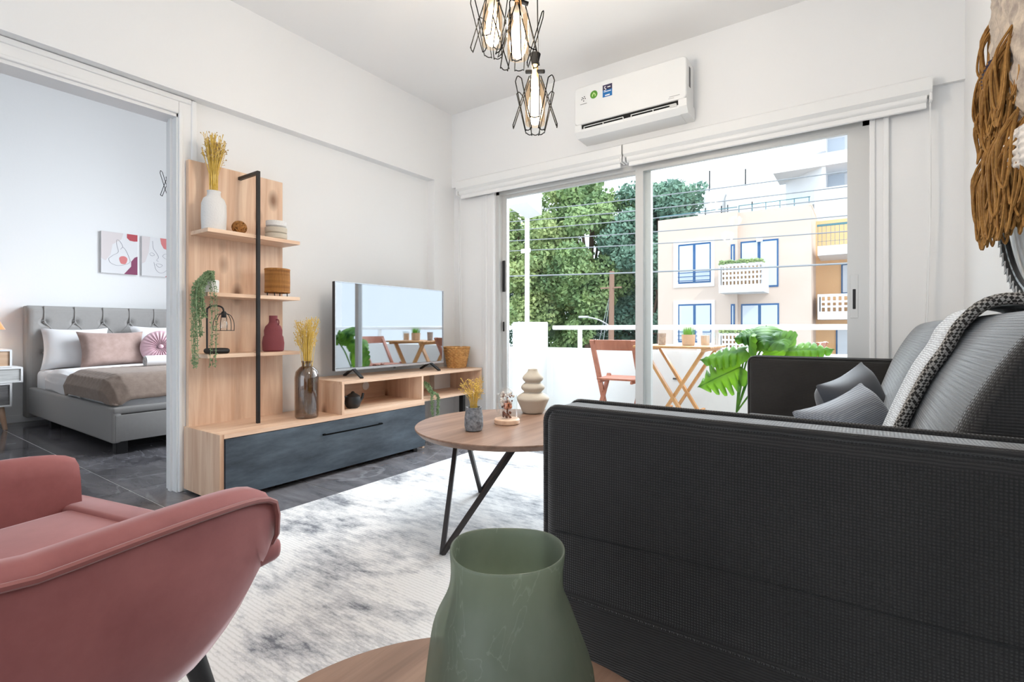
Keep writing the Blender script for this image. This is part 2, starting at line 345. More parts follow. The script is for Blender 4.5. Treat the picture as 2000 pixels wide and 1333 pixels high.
struct(B().box((XL - 0.12, YR - 0.1, ZC), (XR + 0.1, YW + 0.1, ZC + 0.2)).obj('ceiling', 'ceiling'), 'plain white living room ceiling')
struct(B().box((XF - 0.1, YR - 0.1, ZB), (XL, YW + 0.12, ZB + 0.2)).obj('ceiling_bedroom', 'ceiling'), 'plain white bedroom ceiling')
DY0, DY1, DZ = 0.22, 1.203, 2.045
b = B().box((XL - 0.12, YR, 0), (XL, DY0, ZC)).box((XL - 0.12, DY1, 0), (XL, YW, ZC)).box((XL - 0.12, DY0, DZ), (XL, DY1, ZC))
b.box((XL, YR, 2.135), (XB, YW, ZC)).box((XL, 3.09, 0), (XB, YW, 2.135))
struct(b.obj('wall_left', 'wall'), 'white wall with bedroom doorway, ceiling beam and corner pilaster')
OX0, OX1, OZ = -2.50, 0.03, 2.02
b = B().box((XL - 0.12, YW, 0), (OX0, YW + 0.12, ZC)).box((OX1, YW, 0), (XR + 0.1, YW + 0.12, ZC)).box((OX0, YW, OZ), (OX1, YW + 0.12, ZC)).box((XB, YW - 0.03, 2.115), (XR, YW, ZC))
struct(b.obj('wall_window', 'wall'), 'white wall around the balcony sliding door')
struct(B().box((XR, YR - 0.1, 0), (XR + 0.1, YW, ZC)).obj('wall_right', 'wall'), 'white wall behind the sofa')
b = B().box((XL - 0.12, YR - 0.1, 0), (-2.9, YR, ZC)).box((0.1, YR - 0.1, 0), (XR, YR, ZC)).box((-2.9, YR - 0.1, 2.3), (0.1, YR, ZC)).box((-2.9, YR - 0.1, 0), (0.1, YR, 0.2))  # window opening in this wall is invented, to suit the added fill light
struct(b.obj('wall_rear', 'wall'), 'white wall behind the camera')
b = B().box((XF - 0.1, YR, 0), (XF, YW, ZB)).box((XF, YR - 0.1, 0), (XL - 0.12, YR, ZB)).box((XF, YW, 0), (-5.35, YW + 0.12, ZB)).box((-3.45, YW, 0), (XL - 0.12, YW + 0.12, ZB)).box((-5.35, YW, 3.25), (-3.45, YW + 0.12, ZB)).box((XL - 0.12, YR, ZC + 0.2), (XL, YW + 0.12, ZB)).box((-5.35, YW, 0), (-3.45, YW + 0.12, 0.25))
struct(b.obj('wall_bedroom', 'wall'), 'pale white bedroom walls seen through the doorway')
# door lining and casing
t1 = struct(B().box((XL - 0.125, DY1 - 0.022, 0), (XL + 0.004, DY1, DZ)).obj('trim_1', 'trim'), 'white doorway lining')
B().box((XL - 0.125, DY0, 0), (XL + 0.004, DY0 + 0.022, DZ)).obj('jamb', 'trim', t1)
B().box((XL - 0.125, DY0, DZ - 0.022), (XL + 0.004, DY1, DZ)).obj('head', 'trim', t1)
B().box((XL - 0.075, DY1 - 0.034, 0), (XL - 0.045, DY1 - 0.022, DZ - 0.02)).obj('door_stop', 'trim', t1)
t2 = struct(B().rbox((XL, DY1 - 0.014, 0), (XL + 0.014, DY1 + 0.07, 2.13), 0.004, 2).obj('trim_2', 'trim'), 'white moulded door casing')
B().rbox((XL, DY1 + 0.045, 0), (XL + 0.026, DY1 + 0.072, 2.13), 0.006, 2).obj('outer_bead', 'trim', t2)
B().rbox((XL, DY1 - 0.016, 0), (XL + 0.02, DY1 + 0.004, 2.06), 0.006, 2).obj('inner_bead', 'trim', t2)
B().rbox((XL, DY0 - 0.07, DZ - 0.004), (XL + 0.014, DY1 - 0.014, 2.13), 0.004, 2).obj('head_casing', 'trim', t2)
B().rbox((XL, DY0 - 0.07, 2.105), (XL + 0.026, DY1 + 0.045, 2.132), 0.006, 2).obj('outer_bead', 'trim', t2)
B().rbox((XL, DY0, DZ - 0.006), (XL + 0.02, DY1 - 0.016, DZ + 0.014), 0.006, 2).obj('inner_bead', 'trim', t2)
B().rbox((XL, DY0 - 0.07, 0), (XL + 0.02, DY0 + 0.014, DZ), 0.004, 2).obj('casing', 'trim', t2)
struct(B().rbox((XL, 2.66, 0), (XL + 0.012, 3.078, 0.07), 0.003, 1).rbox((XL, 3.078, 0), (XB + 0.012, 3.09, 0.07), 0.003, 1).rbox((XB, 3.078, 0), (XB + 0.012, YW, 0.07), 0.003, 1).obj('baseboard_left', 'trim'), 'low white skirting at the pilaster')
struct(B().rbox((XF, YR, 0), (XF + 0.012, YW, 0.07), 0.003, 1).obj('baseboard_bedroom', 'trim'), 'low skirting on the bedroom wall')
# balcony sliding door
w1 = struct(B().box((OX0, YW + 0.01, OZ - 0.03), (OX1, YW + 0.11, OZ)).box((OX0, YW + 0.01, 0), (OX0 + 0.03, YW + 0.11, OZ)).box((OX1 - 0.03, YW + 0.01, 0), (OX1, YW + 0.11, OZ)).box((OX0, YW + 0.01, 0), (OX1, YW + 0.11, 0.025)).obj('window_1', 'aluminium'), 'aluminium two-panel sliding balcony door')
def sash(x0, x1, y, lw, rw):
    s = B().box((x0, y - 0.018, 0.02), (x0 + lw, y + 0.018, OZ - 0.02)).box((x1 - rw, y - 0.018, 0.02), (x1, y + 0.018, OZ - 0.02)).box((x0 + lw, y - 0.018, OZ - 0.05), (x1 - rw, y + 0.018, OZ - 0.02)).box((x0 + lw, y - 0.018, 0.02), (x1 - rw, y + 0.018, 0.085)).obj('sash', 'aluminium', w1)
    B().box((x0 + lw, y - 0.003, 0.085), (x1 - rw, y + 0.003, OZ - 0.05)).obj('glass_pane', 'pane', s); return s
s1 = sash(OX0 + 0.03, -1.20, YW + 0.075, 0.045, 0.055)
s2 = sash(-1.295, OX1 - 0.03, YW + 0.03, 0.055, 0.07)
B().rbox((OX0 + 0.036, YW + 0.046, 1.19), (OX0 + 0.06, YW + 0.058, 1.45), 0.004, 2).obj('lock_plate', 'black', s1)
B().rbox((OX0 + 0.042, YW + 0.042, 0.86), (OX0 + 0.052, YW + 0.058, 0.94), 0.003, 1).obj('latch', 'black', s1)
B().rbox((OX1 - 0.086, YW + 0.009, 0.94), (OX1 - 0.05, YW + 0.0125, 1.18), 0.001, 1).obj('handle_plate', 'aluminium', s2)
B().rbox((OX1 - 0.075, YW + 0.0065, 0.99), (OX1 - 0.061, YW + 0.0115, 1.10), 0.002, 1).obj('finger_slot', 'black', s2)
t3 = struct(B().rbox((-2.635, YW - 0.012, 0), (-2.50, YW, 2.06), 0.003, 1).obj('trim_3', 'trim'), 'white casing left of the balcony door')
B().rbox((-2.60, YW - 0.024, 0), (-2.575, YW - 0.01, 2.06), 0.005, 2).rbox((-2.53, YW - 0.024, 0), (-2.50, YW - 0.01, 2.06), 0.005, 2).obj('bead', 'trim', t3)
t4 = struct(B().rbox((0.03, YW - 0.012, 0), (0.115, YW, 2.06), 0.003, 1).obj('trim_4', 'trim'), 'white casing right of the balcony door')
B().rbox((0.03, YW - 0.024, 0), (0.055, YW - 0.01, 2.06), 0.005, 2).obj('bead', 'trim', t4)
B().rbox((0.09, YW - 0.022, 0), (0.115, YW - 0.01, 2.06), 0.005, 2).obj('bead', 'trim', t4)
# roller blinds
def blind(x0, x1, side, label):
    t = thing('roller_blind', label, 'blind', ((x0 + x1) / 2, YW - 0.05, 2.0), group='roller blinds over the balcony door')
    yb = YW - 0.03
    B().prism([(yb, 2.055), (yb - 0.05, 2.055), (yb - 0.07, 2.075), (yb - 0.07, 2.135), (yb - 0.055, 2.148), (yb, 2.148)], x1 - x0, 0, x0).obj('cassette', 'plastic_white', t)
    B().tube([(x0 + 0.02, yb - 0.03, 2.045), (x1 - 0.02, yb - 0.03, 2.045)], 0.024, 14).obj('fabric_roll', 'plastic_white', t, smooth=True)
    B().rbox((x0 + 0.03, yb - 0.04, 1.995), (x1 - 0.02, yb - 0.022, 2.025), 0.005, 2).obj('bottom_bar', 'trim', t)
    cx = x0 + 0.006 if side < 0 else x1 - 0.006
    pts = [(cx, yb - 0.035, 2.06), (cx, yb - 0.035, 1.4), (cx + 0.02 * -side, yb - 0.035, 0.66), (cx + 0.025 * -side, yb - 0.035, 0.62), (cx + 0.03 * -side, yb - 0.03, 0.66), (cx + 0.004, yb - 0.02, 1.5), (cx, yb - 0.02, 2.06)]
    B().tube(pts, 0.0028, 6).obj('bead_chain', 'plastic_white', t)
    for k in range(3):
        xx = x0 + (k + 0.5) * (x1 - x0) / 3; B().rbox((xx - 0.02, yb - 0.03, 2.147), (xx + 0.02, yb, 2.155), 0.003, 1).obj('bracket', 'plastic_white', t)
    for xe in (x0, x1 - 0.012): B().rbox((xe, yb - 0.07, 2.02), (xe + 0.012, yb, 2.06), 0.003, 1).obj('end_cap', 'trim', t)
blind(-2.85, -1.352, -1, 'rolled-up white blind above the left door panel, tree side')
blind(-1.342, 0.285, 1, 'rolled-up white blind above the right door panel, building side')
# ---------------------------------------------------------------- TV wall unit
u = thing('media_unit', 'oak media unit with tall back panel, three shelves and slate drawer front', 'cabinet', (-2.81, 1.92, 0))
X0, X1, Y0, Y1, ZT = -3.015, -2.615, 1.212, 2.63, 0.352
B().box((X0, Y0, 0.015), (X1, Y0 + 0.02, ZT)).obj('side_panel', 'oak_z', u)
B().box((X0, Y1 - 0.02, 0.015), (X1, Y1, ZT - 0.022)).obj('side_panel', 'oak_z', u)
B().box((X0, Y0 + 0.02, ZT - 0.022), (X1 + 0.003, Y1, ZT)).obj('top_panel', 'oak_y', u)
B().box((X0, Y0 + 0.02, 0.03), (X1 - 0.02, Y1 - 0.02, 0.05)).obj('bottom_panel', 'oak_y', u)
B().box((X0, Y0 + 0.02, 0.05), (X0 + 0.01, Y1 - 0.02, ZT - 0.022)).obj('rear_panel', 'oak_y', u)
dr = B().box((X1 - 0.012, Y0 + 0.024, 0.032), (X1 + 0.01, Y1 - 0.002, ZT - 0.025)).obj('drawer_front', 'slate', u)
h = B().tube(smoothpath([(X1 + 0.01, 1.80, 0.258), (X1 + 0.03, 1.81, 0.258), (X1 + 0.03, 2.19, 0.258), (X1 + 0.01, 2.20, 0.258)], 4), 0.005, 6).obj('handle', 'black_wire', dr)
h['label'] = 'slim black bar handle'
for yy in (1.26, 2.56):
    for xx in (X0 + 0.03, X1 - 0.06): B().rbox((xx, yy - 0.02, 0), (xx + 0.04, yy + 0.02, 0.03), 0.003, 1).obj('foot', 'black', u)
B().box((-3.012, 1.222, ZT), (-2.982, 1.757, 1.797)).obj('back_panel', 'oak_z', u)
for z0, z1 in ((1.388, 1.408), (1.052, 1.072), (0.727, 0.747)):
    B().box((-2.982, 1.232, z0), (-2.785, 1.752, z1)).obj('shelf', 'oak_y', u)
q = 0.0085; bx, by = -2.778, 1.492
B().box((bx - q, by - q, ZT), (bx + q, by + q, 1.765)).obj('upright_bar', 'black_metal', u)
B().box((-2.985, by - q, 1.748), (bx - q, by + q, 1.765)).obj('top_bar', 'black_metal', u)
for z in (1.398, 1.062, 0.737): B().box((bx - 0.02, by - 0.014, z - 0.011), (bx - q, by + 0.014, z + 0.011)).obj('shelf_clip', 'black_metal', u)
# upper box carrying the television
v = thing('tv_shelf', 'open oak two-bay shelf box lying on the media unit under the television', 'shelf', (-2.81, 2.61, ZT))
a0, a1, z0, z1 = 1.925, 3.305, ZT, 0.556
B().box((X0, a0, z1 - 0.018), (X1, a1, z1)).obj('top_panel', 'oak_y', v)
B().box((X0, a0 + 0.018, z0), (X1, a1 - 0.018, z0 + 0.018)).obj('bottom_panel', 'oak_y', v)
B().box((X0, a0, z0), (X1, a0 + 0.018, z1 - 0.018)).obj('side_panel', 'oak_z', v)
B().box((X0, a1 - 0.018, z0), (X1, a1, z1 - 0.018)).obj('side_panel', 'oak_z', v)
B().box((X0 + 0.006, 2.604, z0 + 0.018), (X1, 2.622, z1 - 0.018)).obj('divider', 'oak_z', v)
rp = B().box((X0, a0 + 0.018, z0 + 0.018), (X0 + 0.006, a1 - 0.018, z1 - 0.018)).obj('rear_panel', 'oak_y', v)
B().lathe([(0.026, 0), (0.03, 0.002), (0.03, 0.004)], (0, 0, 0), 20).xf(Matrix.Translation((X0 + 0.006, 2.42, 0.46)) @ Matrix.Rotation(PI / 2, 4, 'Y')).obj('cable_port', 'white_paint', rp)
B().box((X1 - 0.10, 3.13, 0), (X1 - 0.06, 3.16, z0)).obj('support_leg', 'black_metal', v)
# television
t = thing('television', 'flat television with thin silver frame on two black splayed feet', 'television', (-2.78, 2.51, 0.556))
ty0, ty1, tz0, tz1, tx = 2.0, 3.02, 0.606, 1.19, -2.79
mat('screen', (0.42, 0.43, 0.45, 1), 0.025, 1.0)
mat('silver_frame', (0.5, 0.5, 0.52, 1), 0.25, 0.9)
B().rbox((tx - 0.03, ty0, tz0), (tx, ty1, tz1), 0.004, 2).obj('housing', 'black', t)
B().rbox((tx - 0.06, ty0 + 0.12, tz0 + 0.03), (tx - 0.03, ty1 - 0.12, tz0 + 0.32), 0.01, 2).obj('rear_cover', 'black', t)
B().box((tx, ty0 + 0.006, tz0 + 0.018), (tx + 0.0015, ty1 - 0.006, tz1 - 0.006)).obj('screen', 'screen', t)
B().box((tx, ty0, tz0), (tx + 0.004, ty1, tz0 + 0.016)).box((tx, ty0, tz1 - 0.005), (tx + 0.003, ty1, tz1)).box((tx, ty0, tz0 + 0.016), (tx + 0.003, ty0 + 0.005, tz1 - 0.005)).box((tx, ty1 - 0.005, tz0 + 0.016), (tx + 0.003, ty1, tz1 - 0.005)).obj('bezel', 'silver_frame', t)
B().rbox((tx, 2.49, tz0 - 0.012), (tx + 0.006, 2.51, tz0 + 0.001), 0.002, 1).obj('sensor', 'black', t)
for yy in (2.15, 2.88):
    p = B()
    for s in (-1, 1): p.bar((tx - 0.012, yy, tz0 + 0.01), (tx - 0.012 + s * 0.13, yy - 0.03 * s, 0.561), 0.022, 0.010)
    p.obj('foot', 'black', t)
# ---------------------------------------------------------------- decor on the unit
def dried(b, c, n, h0, h1, spread, sb, seeds=3, r=0.0011, sr=0.004, base=0.01):
    for k in range(n):
        a = random.uniform(0, 2 * PI); q = spread * math.sqrt(random.random()); hh = random.uniform(h0, h1)
        p0 = Vector(c) + Vector((base * math.cos(a) * random.random(), base * math.sin(a) * random.random(), 0)); p2 = Vector(c) + Vector((q * math.cos(a), q * math.sin(a), hh)); p1 = p0.lerp(p2, 0.5) + Vector((-0.25 * q * math.cos(a), -0.25 * q * math.sin(a), 0))
        b.tube([p0, p1, p2], r, 3)
        for m in range(seeds):
            tt = 1 - 0.38 * random.random(); pp = p1.lerp(p2, tt) + Vector((random.gauss(0, 0.008), random.gauss(0, 0.008), random.gauss(0, 0.006)))
            sb.octa(pp, sr * random.uniform(0.6, 1.3)); b.tube([p1.lerp(p2, tt - 0.12), pp], r * 0.6, 3)
t = thing('dried_flower_vase', 'speckled white bottle vase with yellow dried grass on the top shelf', 'vase', (-2.87, 1.30, 1.408))
B().lathe([(0.05, 0), (0.058, 0.006), (0.061, 0.08), (0.059, 0.145), (0.05, 0.172), (0.034, 0.186), (0.031, 0.205), (0.034, 0.215), (0.027, 0.215), (0.026, 0.17)], (-2.87, 1.30, 1.408), 32).obj('vase', 'ceramic_white', t, True)
b, s = B(), B(); dried(b, (-2.87, 1.30, 1.58), 110, 0.24, 0.36, 0.062, s, 4, 0.0016, 0.0038, 0.02)
b.obj('dried_stem', 'straw', t)['kind'] = 'stuff'; s.obj('seed_head', 'straw_seed', t)['kind'] = 'stuff'
t = thing('rattan_ball', 'small brown woven ball on the top shelf', 'ornament', (-2.86, 1.43, 1.408)); b = B()
for k in range(26):
    n = Vector((random.gauss(0, 1), random.gauss(0, 1), random.gauss(0, 1))).normalized(); x = n.orthogonal().normalized(); y = n.cross(x); rr = 0.036 * random.uniform(0.94, 1.03)
    b.tube([Vector((-2.86, 1.43, 1.447)) + (x * math.cos(2 * PI * i / 18) + y * math.sin(2 * PI * i / 18)) * rr for i in range(18)], 0.0026, 4, True)
b.obj('strand', 'rattan', t)['kind'] = 'stuff'
B().ball((-2.86, 1.43, 1.447), 0.030, 12, 8).obj('core', 'rattan', t, True)
for k, (zz, r) in enumerate(((0, 0.060), (0.036, 0.060), (0.075, 0.056))):
    lab = ['lowest of three cream bowls stacked on the top shelf', 'middle one of three cream bowls stacked on the top shelf', 'uppermost of three cream bowls stacked on the top shelf'][k]
    tag(B().lathe([(r * 0.85, 0), (r, 0.008), (r * 1.02, 0.03), (r, 0.0355), (r * 0.9, 0.0355), (r * 0.86, 0.016)], (-2.86, 1.645, 1.408 + zz * 0.99), 28).obj('stacked_bowl', ['ceramic_beige', 'ceramic_beige', 'ceramic_white'][k], None, True), lab, 'bowl', 'cream bowls stacked on the top shelf')
t = thing('rattan_lantern', 'round brown rattan lantern on wire legs on the middle shelf', 'lantern', (-2.865, 1.655, 1.072)); c = (-2.865, 1.655)
for k in range(56):
    a = 2 * PI * k / 56; r = 0.066
    x, y = c[0] + r * math.cos(a), c[1] + r * math.sin(a)
    if k == 0: first = B().tube([(0, 0, 1.097), (0.001, 0.001, 1.16), (0, 0, 1.236)], 0.0036, 5).obj('cane', 'rattan', t, world=False); first.location = (x - OFF[t.name].x, y - OFF[t.name].y, -1.072)
    else:
        o = first.copy(); COL.objects.link(o); o.parent = t; o.location = (x - OFF[t.name].x, y - OFF[t.name].y, -1.072)
for z in (1.10, 1.233): B().tube([(c[0] + 0.066 * math.cos(2 * PI * i / 32), c[1] + 0.066 * math.sin(2 * PI * i / 32), z) for i in range(32)], 0.006, 6, True).obj('rim', 'rattan', t, True)
B().lathe([(0.06, 1.10), (0.06, 1.23)], (c[0], c[1], 0), 24, True, False).obj('liner', 'rattan', t)
for k in range(4):
    a = PI / 4 + k * PI / 2; B().tube([(c[0] + 0.055 * math.cos(a), c[1] + 0.055 * math.sin(a), 1.10), (c[0] + 0.056 * math.cos(a), c[1] + 0.056 * math.sin(a), 1.072)], 0.003, 5).obj('leg', 'black_metal', t)
def trailing(name, label, c, strands, parent_loc, pot=True, ls=0.011):
    t = thing(name, label, 'plant', parent_loc)
    if pot: B().lathe([(0.03, 0), (0.034, 0.004), (0.036, 0.06), (0.033, 0.068), (0.029, 0.068), (0.028, 0.05)], c, 24).obj('pot', 'ceramic_white', t, True)
    sb, lb = B(), B()
    for pts in strands:
        P = smoothpath(pts, 7); sb.tube(P, 0.0013, 3)
        for i in range(len(P) - 1):
            for m in range(3):
                p = P[i].lerp(P[i + 1], random.random()); d = Vector((random.gauss(0, 1), random.gauss(0, 1), random.gauss(0, 0.8))).normalized(); w = d.orthogonal().normalized(); l = ls * random.uniform(0.7, 1.3)
                n_ = d.cross(w); lb.add([p, p + d * l * 0.5 + w * l * 0.34, p + d * l, p + d * l * 0.5 - w * l * 0.34, p + d * l * 0.5 + n_ * l * 0.22, p + d * l * 0.5 - n_ * l * 0.12], [(0, 1, 4), (1, 2, 4), (2, 3, 4), (3, 0, 4), (0, 5, 1), (1, 5, 2), (2, 5, 3), (3, 5, 0)])
    sb.obj('vine', 'leaf_trail', t)['kind'] = 'stuff'; lb.obj('leaf', 'leaf_trail', t)['kind'] = 'stuff'
c = Vector((-2.84, 1.275, 1.072)); st = []
for k in range(30):
    ln = random.choice([0.10, 0.16, 0.22, 0.26, 0.40, 0.42]) if k > 5 else 0.42; side = random.uniform(-0.05, 0.03); fx = random.uniform(0.02, 0.075)
    e = c + Vector((fx, -0.075 + side * 0.7, 0))
    if ln > 0.3: e = c + Vector((fx, random.choice([-0.105, -0.02]) + random.uniform(-0.012, 0.012), 0))
    st.append([c + Vector((random.uniform(-.01, .01), random.uniform(-.01, .01), 0.06)), c + Vector((fx * 0.6, side * 0.5 - 0.02, 0.095 + random.uniform(-.01, .015))), e + Vector((0, 0, 0.02)), e + Vector((random.uniform(-.006, .006), random.uniform(-.006, .006), -ln * 0.5)), e + Vector((random.uniform(-.008, .008), random.uniform(-.008, .008), -ln + 0.03))])
trailing('trailing_plant', 'long trailing green plant in a white pot hanging off the middle shelf', c, st, tuple(c))
# cage lamp
t = thing('cage_table_lamp', 'black table lamp with bent arm and wire cage bulb on the lowest shelf', 'lamp', (-2.86, 1.31, 0.747)); bx_, by_, bz_ = -2.86, 1.31, 0.747
B().rbox((bx_ - 0.05, by_ - 0.05, bz_), (bx_ + 0.05, by_ + 0.05, bz_ + 0.03), 0.02, 4).obj('base', 'black', t, True)
B().tube(smoothpath([(bx_ - 0.02, by_ - 0.04, bz_ + 0.025), (bx_ - 0.02, by_ - 0.04, bz_ + 0.22), (bx_ - 0.018, by_ - 0.036, bz_ + 0.245), (bx_ - 0.01, by_ - 0.02, bz_ + 0.257), (bx_ + 0.004, by_ + 0.01, bz_ + 0.257), (bx_ + 0.012, by_ + 0.026, bz_ + 0.245), (bx_ + 0.014, by_ + 0.03, bz_ + 0.22)], 5), 0.0045, 7).obj('arm', 'black', t, True)
lc = (bx_ + 0.014, by_ + 0.03)
B().lathe([(0.011, 0), (0.013, 0.003), (0.013, 0.028), (0.008, 0.034)], (lc[0], lc[1], bz_ + 0.195), 14).obj('socket', 'black', t, True)
cg = B().tube([(lc[0] + 0.05 * math.cos(2 * PI * i / 28), lc[1] + 0.05 * math.sin(2 * PI * i / 28), bz_ + 0.125) for i in range(28)], 0.002, 5, True)
for k in range(6):
    a = k * PI / 3 + 0.3; f = lambda r, z: (lc[0] + r * math.cos(a), lc[1] + r * math.sin(a), bz_ + z)
    cg.tube(smoothpath([f(0.01, 0.218), f(0.032, 0.208), f(0.047, 0.18), f(0.051, 0.15), f(0.05, 0.125)], 4), 0.002, 5)
cg.obj('wire_cage', 'black', t, True)
B().lathe([(0.007, 0), (0.016, -0.02), (0.022, -0.042), (0.018, -0.06), (0.002, -0.068)], (lc[0], lc[1], bz_ + 0.197), 16).obj('bulb', 'clear_glass', t, True)
t = thing('stepped_vase', 'matte burgundy stepped vase with small handle on the lowest shelf', 'vase', (-2.865, 1.63, 0.747))
B().lathe([(0.05, 0), (0.058, 0.008), (0.060, 0.05), (0.055, 0.086), (0.049, 0.096), (0.05, 0.125), (0.043, 0.148), (0.027, 0.165), (0.023, 0.176), (0.023, 0.212), (0.019, 0.212), (0.018, 0.16)], (-2.865, 1.63, 0.747), 36).obj('body', 'ceramic_red', t, True)
B().tube(smoothpath([(-2.844, 1.637, 0.935), (-2.832, 1.641, 0.935), (-2.827, 1.643, 0.92), (-2.83, 1.642, 0.905), (-2.838, 1.639, 0.90)], 4), 0.004, 6).obj('handle', 'ceramic_red', t, True)
t = thing('bottle_vase', 'tall smoked glass bottle of yellow dried grass on the media unit', 'vase', (-2.715, 1.752, ZT)); c = (-2.715, 1.752, ZT)
B().lathe([(0.002, 0.004), (0.06, 0.0), (0.067, 0.012), (0.068, 0.24), (0.062, 0.275), (0.04, 0.30), (0.028, 0.308), (0.026, 0.325), (0.031, 0.33), (0.031, 0.338), (0.024, 0.338), (0.023, 0.31), (0.055, 0.272), (0.062, 0.24), (0.061, 0.02)], c, 32, True, False).obj('bottle', 'smoke_glass', t, True)
b, s = B(), B(); dried(b, (c[0], c[1], c[2] + 0.02), 26, 0.42, 0.5, 0.05, s, 0, 0.0016, 0.004, 0.03); dried(b, (c[0], c[1], c[2] + 0.30), 80, 0.16, 0.31, 0.075, s, 5, 0.0013, 0.0034, 0.016)
b.obj('dried_stem', 'straw', t)['kind'] = 'stuff'; s.obj('seed_head', 'straw', t)['kind'] = 'stuff'
t = thing('teapot', 'small black teapot in the left bay under the television', 'teapot', (-2.70, 2.07, ZT + 0.018)); c = (-2.70, 2.07, ZT + 0.018)
B().lathe([(0.03, 0), (0.042, 0.008), (0.052, 0.04), (0.046, 0.075), (0.026, 0.09), (0.014, 0.096), (0.01, 0.104), (0.003, 0.108)], c, 24).obj('body', 'black', t, True)
B().tube([(c[0] + 0.01, c[1] + 0.045, c[2] + 0.04), (c[0] + 0.012, c[1] + 0.066, c[2] + 0.062), (c[0] + 0.013, c[1] + 0.072, c[2] + 0.09)], 0.01, 8, rs=[0.013, 0.009, 0.008]).obj('spout', 'black', t, True)
B().tube(smoothpath([(c[0], c[1] - 0.04, c[2] + 0.075), (c[0], c[1] - 0.063, c[2] + 0.078), (c[0], c[1] - 0.07, c[2] + 0.05), (c[0], c[1] - 0.05, c[2] + 0.025)], 4), 0.005, 6).obj('handle', 'black', t, True)
c = Vector((-2.72, 2.665, ZT + 0.018)); st = []
for k in range(9):
    e = c + Vector((0.125 + random.uniform(-.006, .006), 0.05 + random.choice([-0.03, 0.03]) + random.uniform(-.01, .01), 0)); ln = random.choice([0.12, 0.17, 0.2])
    st.append([c + Vector((0.01, 0.01, 0.05)), c + Vector((0.05, 0.03 + random.uniform(-.02, .02), 0.105 + random.uniform(-.01, .01))), c + Vector((0.09, 0.045 + random.uniform(-.02, .02), 0.05)), e + Vector((0, 0, 0.01)), e + Vector((0, 0, -ln * 0.5)), e + Vector((0.003, 0.004, -ln))])
trailing('trailing_plant', 'small trailing plant spilling out of the right bay of the shelf box', c, st, tuple(c), True, 0.012)
t = thing('wicker_basket', 'golden woven wicker basket planter beside the television', 'basket', (-2.79, 3.185, 0.556)); c = Vector((-2.79, 3.185, 0.556))
B().lathe([(0.066, 0.002), (0.098, 0.17)], c, 24, True, False).obj('liner', 'wicker', t)
for k in range(13):
    z = 0.008 + k * 0.0135; r0 = 0.070 + 0.034 * z / 0.17; n = 72
    B().tube([(c.x + (r0 + 0.0045 * math.sin(i * PI / 2 + (k % 2) * PI)) * math.cos(2 * PI * i / n), c.y + (r0 + 0.0045 * math.sin(i * PI / 2 + (k % 2) * PI)) * math.sin(2 * PI * i / n), c.z + z) for i in range(n)], 0.0075, 5, True).obj('woven_ring', 'wicker', t, True)
# ---------------------------------------------------------------- rug, tables
rg = tag(B().rbox((-2.275, -1.6, 0.0), (0.30, 2.98, 0.012), 0.004, 1).obj('area_rug', 'rug'), 'large distressed white and grey rug under the coffee table', 'rug')
RZ = 0.012
def round_table(name, label, c, zt, r, rfoot, ang0, rtop=0.25, half=0.17):
    t = thing(name, label, 'table', (c[0], c[1], RZ))
    B().lathe([(r - 0.018, zt - 0.026), (r - 0.004, zt - 0.012), (r, zt - 0.006), (r, zt - 0.002), (r - 0.002, zt)], (c[0], c[1], 0), 96).obj('tabletop', 'walnut', t, True, angle=25)
    for k in range(3):
        a = R(ang0 - 120 * k); u = Vector((math.cos(a), math.sin(a), 0)); w = Vector((-u.y, u.x, 0)); foot = Vector((c[0], c[1], RZ)) + u * rfoot
        lg = B()
        for s in (-1, 1):
            top = Vector((c[0], c[1], zt - 0.028)) + u * (rtop * 0.68) + w * s * half
            lg.bar(foot, top, 0.018, 0.018)
        lg.obj('leg', 'brown_metal', t)
        B().box(tuple(Vector((c[0], c[1], zt - 0.034)) + u * rtop * 0.68 - Vector((0.02, 0.02, 0))), tuple(Vector((c[0], c[1], zt - 0.026)) + u * rtop * 0.68 + Vector((0.02, 0.02, 0)))).obj('leg_plate', 'brown_metal', t)
    return t
round_table('coffee_table', 'round walnut coffee table on black V-shaped metal legs', (-1.303, 1.858), 0.45, 0.428, 0.43, -93)
round_table('side_table', 'round walnut side table under the green glass vase', (-0.348, 0.378), 0.38, 0.3125, 0.28, -60, 0.2, 0.13)
c = (-1.348, 1.648, 0.45)
t = thing('flower_pot', 'small speckled grey stone vase with dried yellow sprigs on the coffee table', 'vase', c)
B().lathe([(0.026, 0), (0.035, 0.004), (0.04, 0.022), (0.039, 0.06), (0.033, 0.092), (0.033, 0.1), (0.028, 0.1), (0.028, 0.08)], c, 28).obj('pot', 'stone_grey', t, True)
b, s = B(), B(); dried(b, (c[0], c[1], c[2] + 0.085), 46, 0.06, 0.145, 0.055, s, 5, 0.001, 0.0028, 0.02)
b.obj('dried_stem', 'straw', t)['kind'] = 'stuff'; s.obj('seed_head', 'straw', t)['kind'] = 'stuff'
c = (-1.325, 1.857, 0.45)
t = thing('glass_cloche', 'glass dome with dried flowers on a round wooden base', 'ornament', c)
B().lathe([(0.054, 0), (0.058, 0.004), (0.058, 0.02), (0.055, 0.024)], c, 32).obj('base', 'oak_y', t, True, angle=25)
B().lathe([(0.047, 0.022), (0.047, 0.115)] + [(0.047 * math.cos(a), 0.115 + 0.05 * math.sin(a)) for a in (0.3, 0.6, 0.9, 1.2, 1.45)] + [(0.001, 0.165)], c, 36, False, False).obj('dome', 'clear_glass', t, True)
mat('petal_peach', rgb(226, 150, 112), 0.8); mat('petal_white', rgb(226, 214, 204), 0.9); mat('petal_brown', rgb(120, 72, 48), 0.9)
fb = B().tube([(c[0], c[1], c[2] + 0.022), (c[0] + 0.003, c[1], c[2] + 0.07), (c[0], c[1] + 0.004, c[2] + 0.12)], 0.004, 5)
